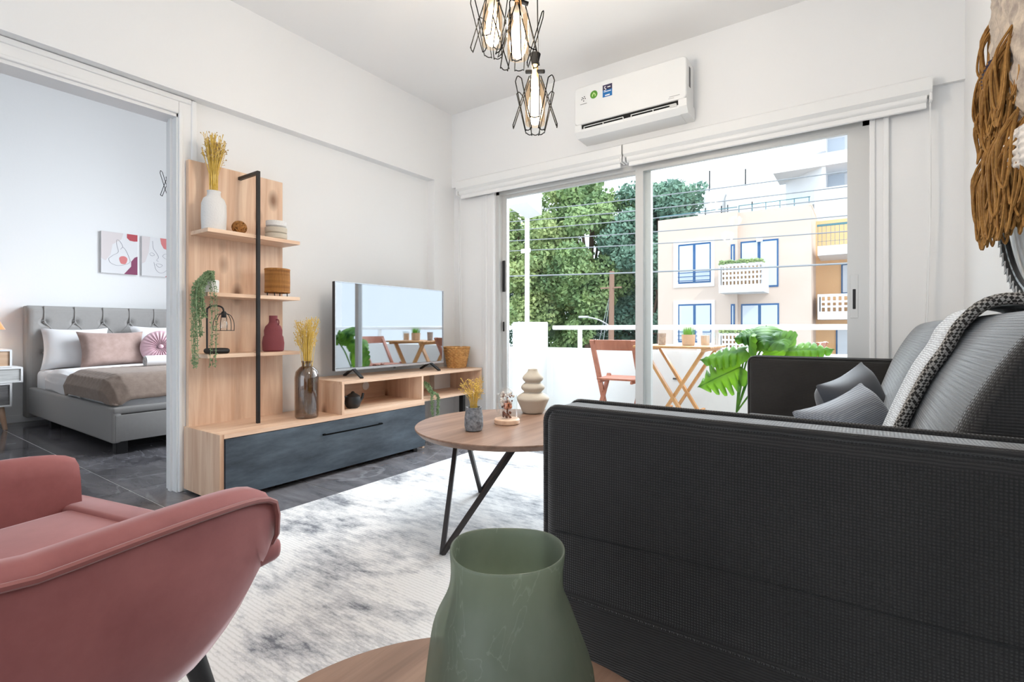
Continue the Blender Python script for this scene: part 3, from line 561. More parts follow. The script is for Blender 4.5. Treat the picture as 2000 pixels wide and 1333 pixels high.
for k in range(16):
    a = random.uniform(0, 6.28); z = random.uniform(0.025, 0.055); fb.octa((c[0] + 0.016 * math.cos(a), c[1] + 0.016 * math.sin(a), c[2] + z), 0.008)
fb.obj('moss_stem', 'petal_brown', t)
for nm, m, cnt, z0, z1, rr, sz in (('peach_flower', 'petal_peach', 9, 0.065, 0.09, 0.018, 0.011), ('white_flower', 'petal_white', 34, 0.085, 0.14, 0.03, 0.006), ('brown_flower', 'petal_brown', 14, 0.075, 0.13, 0.025, 0.005)):
    p = B()
    for k in range(cnt):
        a = random.uniform(0, 6.28); q = rr * math.sqrt(random.random()); p.ball((c[0] + q * math.cos(a), c[1] + q * math.sin(a), c[2] + random.uniform(z0, z1)), sz * random.uniform(0.7, 1.2), 6, 4)
    p.obj(nm, m, t)['kind'] = 'stuff'
c = (-1.385, 2.17, 0.45)
pr = [(0.05, 0), (0.055, 0.003), (0.07, 0.045), (0.083, 0.068), (0.085, 0.078), (0.074, 0.092), (0.05, 0.104), (0.042, 0.110), (0.055, 0.118), (0.062, 0.128), (0.06, 0.140), (0.046, 0.152), (0.036, 0.158), (0.05, 0.166), (0.056, 0.178), (0.05, 0.190), (0.034, 0.205), (0.026, 0.214), (0.025, 0.226), (0.021, 0.226), (0.02, 0.20)]
t = thing('ringed_vase', 'matte beige vase of stacked rounded rings at the back of the coffee table', 'vase', c)
B().lathe(pr, c, 40).obj('body', 'ceramic_beige', t, True, sub=1, angle=80)
# green glass vase
def green_glass():
    m = bpy.data.materials.new('green_glass'); m.use_nodes = True; n = NT(m); p = n.n['Principled BSDF']; p.inputs['Roughness'].default_value = 0.25; p.inputs['Specular IOR Level'].default_value = 0.4
    tc = n.add('TexCoord'); mp = n.add('Mapping'); mp.inputs['Scale'].default_value = (1, 1, 0.5); mp.inputs['Rotation'].default_value = (0.3, 0.5, 0); n.link(tc.outputs['Object'], mp.inputs[0])
    t1 = n.add('TexNoise'); t1.inputs['Scale'].default_value = 9; t1.inputs['Detail'].default_value = 5; n.link(mp.outputs[0], t1.inputs['Vector'])
    r = n.add('ValToRGB'); e = r.color_ramp.elements; e[0].position = 0.3; e[1].position = 0.75; e[0].color = rgb(130, 138, 124); e[1].color = rgb(170, 177, 163); n.link(t1.outputs[0], r.inputs[0])
    t2 = n.add('TexNoise'); t2.inputs['Scale'].default_value = 11; t2.inputs['Detail'].default_value = 4; t2.inputs['Distortion'].default_value = 1.5; n.link(mp.outputs[0], t2.inputs['Vector'])
    v = n.add('ValToRGB'); k = v.color_ramp.elements; k[0].position = 0.592; k[0].color = (0, 0, 0, 1); k[1].position = 0.6; k[1].color = (0.5, 0.5, 0.5, 1); q = v.color_ramp.elements.new(0.608); q.color = (0, 0, 0, 1); n.link(t2.outputs[0], v.inputs[0])
    mx = n.add('MixRGB'); mx.inputs[2].default_value = rgb(190, 200, 186); n.link(v.outputs[0], mx.inputs[0]); n.link(r.outputs[0], mx.inputs[1]); n.link(mx.outputs[0], p.inputs['Base Color'])
    tl = n.add('BsdfTranslucent'); n.link(mx.outputs[0], tl.inputs[0]); tr = n.add('BsdfTransparent'); tr.inputs[0].default_value = rgb(205, 216, 198)
    m1 = n.add('MixShader'); m1.inputs[0].default_value = 0.5; n.link(p.outputs[0], m1.inputs[1]); n.link(tl.outputs[0], m1.inputs[2])
    m2 = n.add('MixShader'); m2.inputs[0].default_value = 0.33; n.link(m1.outputs[0], m2.inputs[1]); n.link(tr.outputs[0], m2.inputs[2]); n.link(m2.outputs[0], n.n['Material Output'].inputs[0]); M['green_glass'] = m
green_glass()
c = Vector((-0.372, 0.522, 0.38))
def gv(u, k):
    a = 2 * PI * u
    prof = [(0.085, 0.0), (0.100, 0.006), (0.108, 0.04), (0.108, 0.07), (0.104, 0.095), (0.099, 0.118), (0.090, 0.140), (0.077, 0.160), (0.070, 0.180), (0.0705, 0.205), (0.073, 0.219), (0.0715, 0.222), (0.068, 0.219), (0.066, 0.205), (0.066, 0.17), (0.082, 0.12), (0.092, 0.06), (0.07, 0.02), (0.001, 0.018)]
    i = min(int(round(k * (len(prof) - 1))), len(prof) - 1); r, z = prof[i]
    amp = 0.065 * math.exp(-((z - 0.11) / 0.065) ** 2); r *= 1 + 1.2 * amp * math.sin(2 * a + 24 * z + 0.4) + 0.9 * amp * math.sin(3 * a - 30 * z + 1.0) - 0.8 * amp * math.exp(-((((a - 3.9 + 5 * z) + PI) % (2 * PI) - PI) / 0.22) ** 2)
    r *= 1 + 0.03 * math.cos(2 * (a - 0.5)) * (z / 0.22) + 0.022 * math.cos(4 * a + 0.4) * (z / 0.22) ** 2
    if i < 13: z += 0.002 * math.sin(2 * a + 0.6) * (z / 0.22)
    return c + Vector((r * math.cos(a), r * math.sin(a), z))
t = thing('glass_vase', 'wavy frosted green glass vase in the foreground', 'vase', tuple(c))
B().grid(gv, 64, 18, True).obj('vessel', 'green_glass', t, True, sub=1, angle=180)
# ---------------------------------------------------------------- sofa
SX0, SX1, SY0, SY1, AZ = -0.517, 0.36, 0.845, 3.125, 0.727
s = thing('sofa', 'long charcoal woven fabric sofa with square piped arms', 'sofa', (-0.07, 1.98, RZ))
def arm(y0, y1, out):
    yo = y0 if out < 0 else y1
    a = B().rbox((SX0, y0, 0.32), (SX1, y1, AZ), 0.028, 4).obj('arm', 'sofa_cloth', s, True)
    B().rbox((SX0 - 0.002, y0 - 0.0025, 0.09), (SX1, y1 + 0.0025, 0.385), 0.006, 2).obj('arm_base', 'sofa_cloth', s, True)
    for yy in (y0 + 0.012, y1 - 0.012):
        B().tube([(SX0 + 0.003, yy, 0.40)] + [(SX0 + 0.03 - 0.028 * math.cos(R(k * 15)), yy, AZ - 0.03 + 0.029 * math.sin(R(k * 15))) for k in range(7)] + [(SX1 - 0.03, yy, AZ - 0.001)], 0.0065, 8).obj('piping', 'sofa_cloth', a, True)
    q = yo + 0.0005 * out
    B().tube([(SX0 + 0.03, q, 0.49), (SX0 + 0.25, q, 0.497), (SX1 - 0.02, q, 0.494)], 0.0012, 5).obj('seam', 'dark_slot', a)
    st = B()
    for k in range(120): x = SX0 + 0.03 + k * 0.0068; st.box((x, q - 0.001 + 0.003 * out, 0.371), (x + 0.0042, q + 0.001 + 0.003 * out, 0.373))
    st.obj('stitching', 'sofa_cloth', a)['kind'] = 'stuff'
arm(SY0, 0.965, -1); arm(3.005, SY1, 1)
B().rbox((SX0 + 0.02, 0.967, 0.10), (SX1, 3.003, 0.29), 0.015, 2).obj('seat_base', 'sofa_cloth', s, True)
for y0, y1 in ((0.969, 1.983), (1.987, 3.001)):
    B().rbox((SX0 - 0.005, y0, 0.29), (0.10, y1, 0.425), 0.03, 4).obj('seat_cushion', 'sofa_cloth', s, True)
    pf = smoothpath([(0.0, 0.0, 0.405), (0.035, 0, 0.50), (0.075, 0, 0.62), (0.125, 0, 0.76), (0.185, 0, 0.87), (0.225, 0, 0.905), (0.275, 0, 0.91), (0.315, 0, 0.885), (0.325, 0, 0.82), (0.325, 0, 0.405)], 4)
    n = len(pf); yy = [y0, y0 + 0.006, y0 + 0.03, (y0 * 2 + y1) / 3, (y0 + 2 * y1) / 3, y1 - 0.03, y1 - 0.006, y1]; ins = [0.03, 0.010, 0, -0.003, -0.003, 0, 0.010, 0.03]
    b = B(); vs = []
    cxm = Vector((0.2, 0, 0.66))
    for k, y in enumerate(yy):
        for p in pf: d = (cxm - p); d.y = 0; q = p + d.normalized() * ins[k]; vs.append((q.x, y, q.z))
    fs = [(k * n + i, k * n + (i + 1) % n, (k + 1) * n + (i + 1) % n, (k + 1) * n + i) for k in range(len(yy) - 1) for i in range(n)]
    fs += [tuple(range(n)), tuple((len(yy) - 1) * n + i for i in range(n))[::-1]]
    b.add(vs, fs).obj('back_cushion', 'sofa_cloth', s, True, angle=60)
for x in (SX0 + 0.06, SX1 - 0.06):
    for y in (0.92, 3.05): B().lathe([(0.018, RZ), (0.024, 0.1)], (x, y, 0), 14).obj('leg', 'black', s, True)
# throw over the sofa back
def backx(z):
    T = [(0.405, 0.0), (0.50, 0.035), (0.62, 0.075), (0.76, 0.125), (0.87, 0.185), (0.905, 0.225)]
    for (a, xa), (b_, xb) in zip(T, T[1:]):
        if z <= b_: return xa + (xb - xa) * (z - a) / (b_ - a)
    return 0.225
tp = [(backx(z) - 0.012, z) for z in (0.44, 0.5, 0.56, 0.62, 0.7, 0.78, 0.84)] + [(0.178, 0.888), (0.22, 0.921), (0.275, 0.926), (0.327, 0.9), (0.338, 0.84), (0.338, 0.6)]
t = thing('throw_blanket', 'pale grey knitted throw with dark checked border draped over the sofa back', 'blanket', (0.2, 1.55, 0.92))
def strip(y0, y1, amp, lift):
    n = 10; pts = smoothpath([(x, 0, z) for x, z in tp], 4); m = len(pts) - 1
    def fn(u, v):
        p = pts[int(round(v * m))]; y = y0 + (y1 - y0) * u; w = amp * (math.sin(u * 11) * 0.5 + math.sin(u * 23 + 1) * 0.3)
        return (p.x - abs(w) - lift, y, p.z + (lift if p.z > 0.9 else 0))
    return B().grid(fn, 24, m)
strip(1.40, 1.74, 0.010, 0.004).obj('cloth', 'throw_cloth', t, True, solid=0.006, angle=180)
def braid():
    m = bpy.data.materials.new('braid'); m.use_nodes = True; n = NT(m); p = n.n['Principled BSDF']; p.inputs['Roughness'].default_value = 0.95
    tc = n.add('TexCoord'); c = n.add('TexChecker'); c.inputs['Scale'].default_value = 170; c.inputs[1].default_value = rgb(40, 36, 34); c.inputs[2].default_value = rgb(150, 146, 142)
    mp = n.add('Mapping'); mp.inputs['Rotation'].default_value = (0.7, 0.6, 0.2); n.link(tc.outputs['Object'], mp.inputs[0]); n.link(mp.outputs[0], c.inputs[0]); n.link(c.outputs[0], p.inputs[0]); M['braid'] = m
braid()
pts = smoothpath([(x - 0.012, 1.385, z + (0.012 if z > 0.9 else 0)) for x, z in tp], 4)
B().tube(pts, 0.012, 10).obj('border', 'braid', t, True)
def place_cushion(label, w, h, th, loc, rx, rz, m, ry=0):
    o = cushion(w, h, th).obj('throw_cushion', m, None, True, angle=180, sub=1); o.location = loc; o.rotation_euler = (rx, ry, rz); tag(o, label, 'cushion', 'cushions on the sofa seat'); return o
place_cushion('dark grey satin cushion leaning in the far corner of the sofa', 0.34, 0.34, 0.15, (-0.02, 2.36, 0.55), R(-14), R(64), 'satin_grey', R(-14))
place_cushion('blue-grey finely striped cushion nearest the front arm of the sofa', 0.36, 0.34, 0.15, (-0.01, 1.86, 0.52), R(-26), R(60), 'cushion_stripe', R(-12))
# ---------------------------------------------------------------- pink armchair
CH = thing('armchair', 'dusty pink velvet tub armchair with black tapered legs', 'armchair', (-1.284, 0.192, RZ), R(12))
def stations(n=44):
    key = [(0.365, 0.30), (0.378, 0.15), (0.375, -0.05), (0.34, -0.22), (0.22, -0.33), (0.0, -0.365)]
    key = key + [(-x, y) for x, y in key[-2::-1]]
    return smoothpath([(x, y, 0) for x, y in key], 5)
sp = stations(); N = len(sp)
def sect(i):
    p = sp[i]; a = sp[max(i - 1, 0)]; b_ = sp[min(i + 1, N - 1)]; t_ = (b_ - a).normalized(); nrm = Vector((t_.y, -t_.x, 0)); 
    if nrm.dot(Vector((p.x, p.y + 0.0, 0))) < 0: nrm = -nrm
    u = i / (N - 1); e = min(u, 1 - u) * 2          # 0 at arm fronts, 1 at back centre
    back = max(0.0, (e - 0.42) / 0.58); back = back * back * (3 - 2 * back)
    zt = 0.545 + 0.012 * math.sin(e * 6) * (1 - back) + 0.27 * back
    fr = max(0.0, 1 - e / 0.16); zt -= 0.015 * fr ** 3
    zb = 0.262 + 0.128 * max(0.0, 1 - e / 0.24) ** 1.6
    lean = 0.05 * back
    L = [(-0.10, zb - 0.012), (-0.035, zb + 0.004), (-0.008, zb + 0.05), (0.004, zb + 0.12 if zb < 0.35 else zb + 0.07), (0.006 + lean, zt - 0.03), (0.0 + lean, zt - 0.004), (-0.018 + lean, zt + 0.014), (-0.045 + lean, zt + 0.018), (-0.068 + lean, zt + 0.004), (-0.078 + lean, zt - 0.03), (-0.085, 0.44), (-0.088, 0.36), (-0.095, zb + 0.012)]
    return [p + nrm * o + Vector((0, 0, z - RZ)) for o, z in L], nrm
secs = [sect(i) for i in range(N)]; k = len(secs[0][0])
b = B().add([q for s_, _ in secs for q in s_], [(i * k + j, i * k + (j + 1) % k, (i + 1) * k + (j + 1) % k, (i + 1) * k + j) for i in range(N - 1) for j in range(k)] + [tuple(range(k)), tuple((N - 1) * k + j for j in range(k))[::-1]])
b.obj('shell', 'pink_velvet', CH, True, world=False, angle=55)
B().rbox((-0.362, 0.25, 0.384), (0.362, 0.334, 0.432), 0.018, 3).obj('seat_lip', 'pink_velvet', CH, True, world=False)
pp = [s_[5] + n_ * 0.006 for s_, n_ in secs]; f0 = secs[0][0]; f1 = secs[-1][0]; fy = Vector((0, 0.006, 0))
pp = [f0[2] + fy, f0[3] + fy, f0[4] + fy] + pp + [f1[4] + fy, f1[3] + fy, f1[2] + fy]
B().tube(pp, 0.0062, 7).obj('piping', 'pink_piping', CH, True, world=False)
B().rbox((-0.302, -0.29, 0.30), (0.302, 0.325, 0.425), 0.05, 5).obj('seat_cushion', 'pink_velvet', CH, True, world=False)
B().rbox((-0.30, -0.24, 0.24), (0.30, 0.25, 0.33), 0.03, 4).obj('seat_base', 'pink_velvet', CH, True, world=False)
for x, y in ((0.2, 0.22), (-0.2, 0.22), (0.17, -0.2), (-0.17, -0.2)):
    B().tube([(x, y, 0.27), (x * 1.28, y * 1.28, 0.0)], 0.02, 14, rs=[0.024, 0.014]).obj('leg', 'black', CH, True, world=False)
# ---------------------------------------------------------------- pendant lamps
glow('bulb_glow', (1, 0.955, 0.89, 1), 4.0)
wood('socket_wood', rgb(196, 140, 84), rgb(222, 170, 112), rgb(120, 80, 50), 2, 2, 0.5, knots=False)
def pendant(c, ceil, label, rot, power, k=1.0, lit=True, group='star cage pendant lamps over the coffee table'):
    t = thing('pendant_lamp', label, 'lamp', c, rot, group)
    L = lambda b_, n_, m_, sm=True: b_.obj(n_, m_, t, sm, world=False)
    if lit:
        lp = light('pendant_bulb_light', 'POINT', (0, 0, -0.10), (0, 0, 0), power, (0.985, 0.99, 1.0), shadow_soft_size=0.046); lp.parent = t
    L(B().tube([(0.012, 0, 0.055), (0.004, 0, ceil)], 0.0028, 6), 'cord', 'black')
    L(B().lathe([(0.009, 0.045), (0.012, 0.05), (0.022, 0.092), (0.02, 0.094)], n=18), 'cord_cup', 'black_wire')
    L(B().lathe([(0.014, 0.0), (0.012, 0.02), (0.012, 0.05)], n=16), 'wood_socket', 'socket_wood')
    L(B().tube([(-0.038, 0, 0.032), (0.038, 0, 0.018)], 0.0075, 10), 'cross_peg', 'black_wire')
    L(B().lathe([(0.013, 0), (0.017, -0.01), (0.017, -0.04), (0.013, -0.044)], n=16), 'lamp_holder', 'aluminium')
    L(B().lathe([(0.03, -0.012), (0.038, -0.03), (0.04, -0.1), (0.038, -0.18)], n=24, cap0=False, cap1=False), 'glass_shade', 'amber_glass')
    L(B().lathe([(0.012, -0.042), (0.016, -0.055), (0.024, -0.085), (0.026, -0.105), (0.022, -0.13), (0.019, -0.15), (0.021, -0.165), (0.016, -0.178), (0.002, -0.182)], n=18), 'bulb', 'bulb_glow' if lit else 'plastic_white')
    def hair(a, r0, z0, r1, z1, w):
        d = Vector((math.cos(a), math.sin(a), 0)); x = Vector((-d.y, d.x, 0)); A = d * r0 + Vector((0, 0, z0)); E_ = d * r1 + Vector((0, 0, z1)); m_ = (E_ - A).normalized() * w
        return smoothpath([A - x * w, E_ - m_ - x * w, E_ - m_ * 0.3 - x * w * 0.75, E_, E_ - m_ * 0.3 + x * w * 0.75, E_ - m_ + x * w, A + x * w], 3), [A - x * w, A - m_ * 0.8, A + x * w]
    for i in range(4):
        p, q = hair(i * PI / 2 + 0.35, 0.022, 0.0, 0.086, -0.19, 0.017); L(B().tube(p, 0.0021, 5), 'cage_wire', 'black_wire')
        p, q = hair(i * PI / 2 + 0.35 + PI / 4, 0.088, -0.036, 0.034, -0.212, 0.017); L(B().tube(p + smoothpath([q[2], q[1], q[0]], 4)[1:], 0.0021, 5), 'cage_wire', 'black_wire')
    t.scale = (k, k, k); return t
p1 = pendant((-1.048, 1.658, 1.86), ZC - 1.86, 'lit star-shaped wire cage pendant hanging lowest of the three', 0.2, 35)
p2 = pendant((-1.013, 1.488, 2.035), ZC - 2.035, 'lit star-shaped wire cage pendant hanging in the middle of the three', 0.9, 35)
p3 = pendant((-1.197, 1.579, 2.18), ZC - 2.18, 'lit star-shaped wire cage pendant hanging highest of the three', 1.6, 35)
tag(B().lathe([(0.12, -0.03), (0.125, -0.02), (0.125, 0)], (-1.09, 1.58, ZC), 40).obj('ceiling_canopy', 'black', None, True, angle=30), 'black round ceiling canopy above the three pendants', 'lamp')
pendant((-4.6, 1.78, 2.17), ZB - 2.17, 'unlit black wire cage pendant hanging in the bedroom', 0.5, 0, 1.1, False, None)
# ---------------------------------------------------------------- air conditioner
t = thing('air_conditioner', 'white wall-mounted air conditioner above the balcony door', 'air conditioner', (-1.262, 3.31, 2.2))
ax0, ax1 = -1.645, -0.88
B().prism([(3.308, 2.555), (3.15, 2.555), (3.15, 2.30), (3.20, 2.235), (3.308, 2.225)], ax1 - ax0 - 0.02, 0, ax0 + 0.01).obj('housing', 'plastic_white', t)
def rr_panel(x0, x1, z0, z1, r, n=6):
    pts = []
    for cx, cz, a in ((x1 - r, z1 - r, 0), (x0 + r, z1 - r, 90), (x0 + r, z0 + r, 180), (x1 - r, z0 + r, 270)):
        pts += [(cx + r * math.cos(R(a + 90 * i / n)), cz + r * math.sin(R(a + 90 * i / n))) for i in range(n + 1)]
    return pts
fp = B().prism(rr_panel(ax0, ax1, 2.292, 2.552, 0.026), 0.045, 1, 3.115).obj('front_panel', 'plastic_white', t)
q = fp.modifiers.new('bevel', 'BEVEL'); q.width = 0.008; q.segments = 3; q.limit_method = 'ANGLE'
B().box((ax0 + 0.05, 3.128, 2.262), (ax1 - 0.05, 3.20, 2.292)).obj('air_outlet', 'dark_slot', t)
B().prism([(3.118, 2.292), (3.124, 2.25), (3.16, 2.215), (3.308, 2.21), (3.308, 2.292)], 0.05, 0, ax0 + 0.001).obj('end_cap', 'plastic_white', t)
B().prism([(3.118, 2.292), (3.124, 2.25), (3.16, 2.215), (3.308, 2.21), (3.308, 2.292)], 0.05, 0, ax1 - 0.051).obj('end_cap', 'plastic_white', t)
B().prism([(3.124, 2.262), (3.128, 2.246), (3.162, 2.213), (3.308, 2.208), (3.308, 2.222), (3.17, 2.226), (3.14, 2.255)], ax1 - ax0 - 0.10, 0, ax0 + 0.05).obj('lower_flap', 'plastic_white', t)
for a, b_ in ((ax0 + 0.07, -1.29), (-1.235, ax1 - 0.065)):
    v = B().bar((a, 3.122, 2.274), (b_, 3.122, 2.274), 0.004, 0.004)
    for k in range(3): xx = a + (b_ - a) * k / 2; v.bar((xx, 3.122, 2.274), (xx, 3.124, 2.252), 0.005, 0.004)
    v.obj('louvre', 'plastic_white', t)
B().rbox((-0.985, 3.120, 2.255), (-0.94, 3.126, 2.272), 0.002, 1).obj('louvre_plate', 'aluminium', t)
vt = B()
for k in range(14): vt.box((ax1 - 0.0105, 3.205, 2.40 + k * 0.009), (ax1 - 0.009, 3.24, 2.405 + k * 0.009))
vt.obj('side_vent', 'dark_slot', t)
mat('sticker_green', rgb(88, 150, 46), 0.4); mat('sticker_green_light', rgb(196, 224, 150), 0.4); mat('sticker_navy', rgb(48, 40, 74), 0.4); mat('sticker_blue', rgb(24, 110, 178), 0.4); mat('print_white', rgb(240, 240, 240), 0.5); mat('print_dark', rgb(60, 62, 66), 0.5); mat('print_grey', rgb(170, 172, 174), 0.5)
ys = 3.1149
def disc(x, z, r, y, d=0.0006, n=28): return B().prism([(x + r * math.cos(2 * PI * i / n), z + r * math.sin(2 * PI * i / n)) for i in range(n)], d, 1, y - d)
g = disc(-1.497, 2.474, 0.027, ys).obj('eco_sticker', 'sticker_green', t)
B().prism([(-1.511, 2.462), (-1.511, 2.474), (-1.497, 2.490), (-1.483, 2.474), (-1.483, 2.462), (-1.490, 2.462), (-1.490, 2.472), (-1.497, 2.480), (-1.504, 2.472), (-1.504, 2.462)], 0.0004, 1, ys - 0.0011).obj('house_symbol', 'sticker_green_light', g)
sk = B().box((-1.432, ys - 0.0006, 2.435), (-1.364, ys, 2.481)).obj('warranty_sticker', 'sticker_blue', t)
B().box((-1.432, ys - 0.0006, 2.481), (-1.364, ys, 2.516)).obj('sticker_top', 'sticker_navy', sk)
def text(s_, size, loc, m_, parent, rot=(R(90), 0, 0), ext=0.0003):
    cu = bpy.data.curves.new('text', 'FONT'); cu.body = s_; cu.size = size; cu.extrude = ext
    o = bpy.data.objects.new('tmp', cu); COL.objects.link(o); dg = bpy.context.evaluated_depsgraph_get(); me = bpy.data.meshes.new_from_object(o.evaluated_get(dg)); bpy.data.objects.remove(o)
    me.materials.clear(); me.materials.append(M[m_]); o = bpy.data.objects.new('lettering', me); COL.objects.link(o); o.parent = parent; o.location = Vector(loc) - OFF.get(parent.name, Vector()); o.rotation_euler = rot; return o
text('5', 0.042, (-1.425, ys - 0.0010, 2.478), 'print_white', sk)
pb = B()
for x0, x1, z0, z1 in ((-1.398, -1.376, 2.495, 2.501), (-1.424, -1.372, 2.468, 2.473), (-1.415, -1.381, 2.441, 2.449)): pb.box((x0, ys - 0.0010, z0), (x1, ys - 0.0006, z1))
pb.obj('small_print', 'print_white', sk)
lg = B()
for dx, dz in ((-0.010, 0.012), (0.006, 0.015), (-0.014, 0.0), (0.012, 0.002), (0.0, -0.012), (-0.002, 0.004)): lg.box((-1.574 + dx - 0.0035, ys - 0.0006, 2.462 + dz - 0.0035), (-1.574 + dx + 0.0035, ys, 2.462 + dz + 0.0035))
lg.box((-1.60, ys - 0.0004, 2.428), (-1.55, ys, 2.431)); lg.obj('logo_print', 'print_dark', t)
lg = B()
lg.box((-0.985, ys - 0.0004, 2.318), (-0.92, ys, 2.322)).box((-0.99, ys - 0.0004, 2.308), (-0.955, ys, 2.311)); lg.obj('model_print', 'print_grey', t)
# ---------------------------------------------------------------- woven wall hanging
wc = Vector((0.385, 1.88, 1.47)); t = thing('wall_hanging', 'round woven wall hanging with mustard yarn fringe above the sofa', 'wall hanging', (0.41, 1.88, 1.47))
def ring(r, x, n=72): return [(x, wc.y + r * math.cos(2 * PI * i / n), wc.z + r * math.sin(2 * PI * i / n)) for i in range(n)]
B().tube(ring(0.54, 0.388), 0.011, 8, True).obj('outer_hoop', 'black_metal', t, True)
B().tube(ring(0.50, 0.388), 0.008, 8, True).obj('inner_hoop', 'black_metal', t, True)
lc_ = []
for i in range(150):
    a = 2 * PI * i / 150; r = 0.538 if i % 2 else 0.503; lc_.append((0.373, wc.y + r * math.cos(a), wc.z + r * math.sin(a)))
B().tube(lc_, 0.002, 4, True).obj('lacing', 'string', t)
def patch(y0, y1, z0, z1, d, m_):
    def fn(u, v):
        e = (1 - (2 * u - 1) ** 6) * (1 - (2 * v - 1) ** 6); return (0.375 - d * e - 0.006 * math.sin(u * 40) * math.sin(v * 46) * e, y0 + (y1 - y0) * u, z0 + (z1 - z0) * v)
    B().grid(fn, 40, 40).obj('woven_patch', m_, t, True, angle=180)
patch(1.72, 2.24, 1.42, 2.0, 0.05, 'yarn_cream'); patch(1.72, 2.22, 1.28, 1.42, 0.055, 'yarn_white')
mat('yarn_dark', rgb(60, 52, 66), 0.95); patch(2.0, 2.2, 1.62, 1.70, 0.065, 'yarn_dark')
def fringe(y0, y1, ztop, zb, n, xr, m_='yarn', loop=True):
    b = B()
    for k in range(n):
        y = random.uniform(y0, y1); x = random.uniform(*xr); l = (ztop - zb) * random.uniform(0.75, 1.08); w = random.uniform(0.010, 0.034); dy = random.gauss(0.0, 0.022) + 0.03; zt = ztop + random.uniform(-0.03, 0.03)
        b.tube(smoothpath([(x + 0.02, y - 0.015, zt), (x - 0.01, y + dy * 0.4, zt - l * 0.3), (x + random.gauss(0, 0.006), y + dy + w, zt - l * 0.75), (x, y + dy, zt - l), (x + 0.006, y + dy - w, zt - l * 0.75), (x + 0.012, y + dy * 0.3 - 0.01, zt - l * 0.3), (x + 0.02, y - 0.01, zt)], 4), 0.0034, 5)
    b.obj('yarn_fringe', m_, t, True)['kind'] = 'stuff'
fringe(2.16, 2.22, 1.86, 1.66, 22, (0.32, 0.37)); fringe(2.18, 2.27, 1.72, 1.54, 28, (0.315, 0.37)); fringe(2.18, 2.29, 1.60, 1.42, 28, (0.315, 0.37))
fringe(1.80, 2.24, 1.42, 1.17, 150, (0.30, 0.36)); fringe(1.86, 2.06, 1.66, 1.44, 80, (0.30, 0.345))
# ---------------------------------------------------------------- bedroom
b_ = thing('bed', 'light grey upholstered bed with tufted headboard seen through the doorway', 'bed', (-5.3, 2.06, 0)); bx0, bx1, by0, by1 = -6.40, -4.235, 1.255, 2.87
B().rbox((bx0, by0, 0.085), (bx1, by0 + 0.06, 0.335), 0.02, 3).obj('side_rail', 'bed_linen_grey', b_, True)
B().rbox((bx0, by1 - 0.06, 0.085), (bx1, by1, 0.335), 0.02, 3).obj('side_rail', 'bed_linen_grey', b_, True)
B().rbox((bx1 - 0.06, by0 + 0.005, 0.285), (bx1 + 0.002, by1 - 0.005, 0.335), 0.015, 3).obj('foot_rail', 'bed_linen_grey', b_, True)
B().rbox((bx1 - 0.05, by0 + 0.02, 0.095), (bx1 + 0.006, 2.05, 0.28), 0.006, 2).obj('drawer_front', 'bed_linen_grey', b_, True)
B().rbox((bx1 - 0.05, 2.06, 0.095), (bx1 + 0.006, by1 - 0.02, 0.28), 0.006, 2).obj('drawer_front', 'bed_linen_grey', b_, True)
B().rbox((bx0, by0 + 0.05, 0.14), (bx1 - 0.05, by1 - 0.05, 0.27), 0.01, 1).obj('slat_base', 'bed_linen_grey', b_)
for x in (bx1 - 0.10, bx0 + 0.5):
    for y in (by0 + 0.08, by1 - 0.08): B().rbox((x - 0.035, y - 0.035, 0), (x + 0.035, y + 0.035, 0.10), 0.004, 1).obj('leg', 'black', b_)
btn = []
for row, z in enumerate((0.945, 0.80, 0.655)):
    for k in range(-1, 8): btn.append((by0 + 0.335 + k * 0.225 - (0.1125 if row % 2 else 0), z))
btn = [p for p in btn if by0 + 0.03 < p[0] < by1 - 0.02]
hx = -6.36
def hb(u, v):
    y = by0 - 0.01 + (by1 - by0 + 0.02) * u; z = 0.1 + 1.0 * v; d = 0.0
    for (yy, zz) in btn:
        q = (y - yy) ** 2 + (z - zz) ** 2
        if q < 0.01: d += 0.022 * math.exp(-q / 0.0008)
    e = min(u, 1 - u) * 40; e = min(1, e) ** 0.5; e2 = min(1, (1 - v) * 25) ** 0.5
    return (hx - d + 0.02 * (e * e2 - 1), y, z)
B().grid(hb, 150, 90).obj('headboard_pad', 'bed_linen_grey', b_, True, angle=180)
B().rbox((-6.515, by0 - 0.012, 0.05), (hx - 0.018, by1 + 0.012, 1.099), 0.012, 2).obj('headboard', 'bed_linen_grey', b_, True)
bb, cr = B(), B()
for y, z in btn: bb.ball((hx - 0.012, y, z), 0.013, 10, 6)
for y, z in btn:
    if abs(z - 0.945) < 0.01:
        cr.tube([(hx + 0.001, y, z), (hx + 0.003, y, z + 0.07), (hx - 0.002, y, 1.098)], 0.006, 5)
    for s_ in (-1, 1):
        if (y + s_ * 0.1125, ) and z > 0.7 and by0 < y + s_ * 0.1125 < by1: cr.tube([(hx - 0.004, y, z), (hx + 0.0, y + s_ * 0.056, z - 0.072), (hx - 0.004, y + s_ * 0.1125, z - 0.145)], 0.005, 5)
bb.obj('tuft_button', 'bed_linen_grey', b_, True); cr.obj('tuft_pleat', 'bed_linen_grey', b_, True)
mt = tag(B().rbox((bx0 + 0.06, by0 + 0.045, 0.275), (bx1 - 0.07, by1 - 0.045, 0.50), 0.05, 4).obj('mattress', 'white_linen', None, True), 'white sheeted mattress on the grey bed', 'mattress')
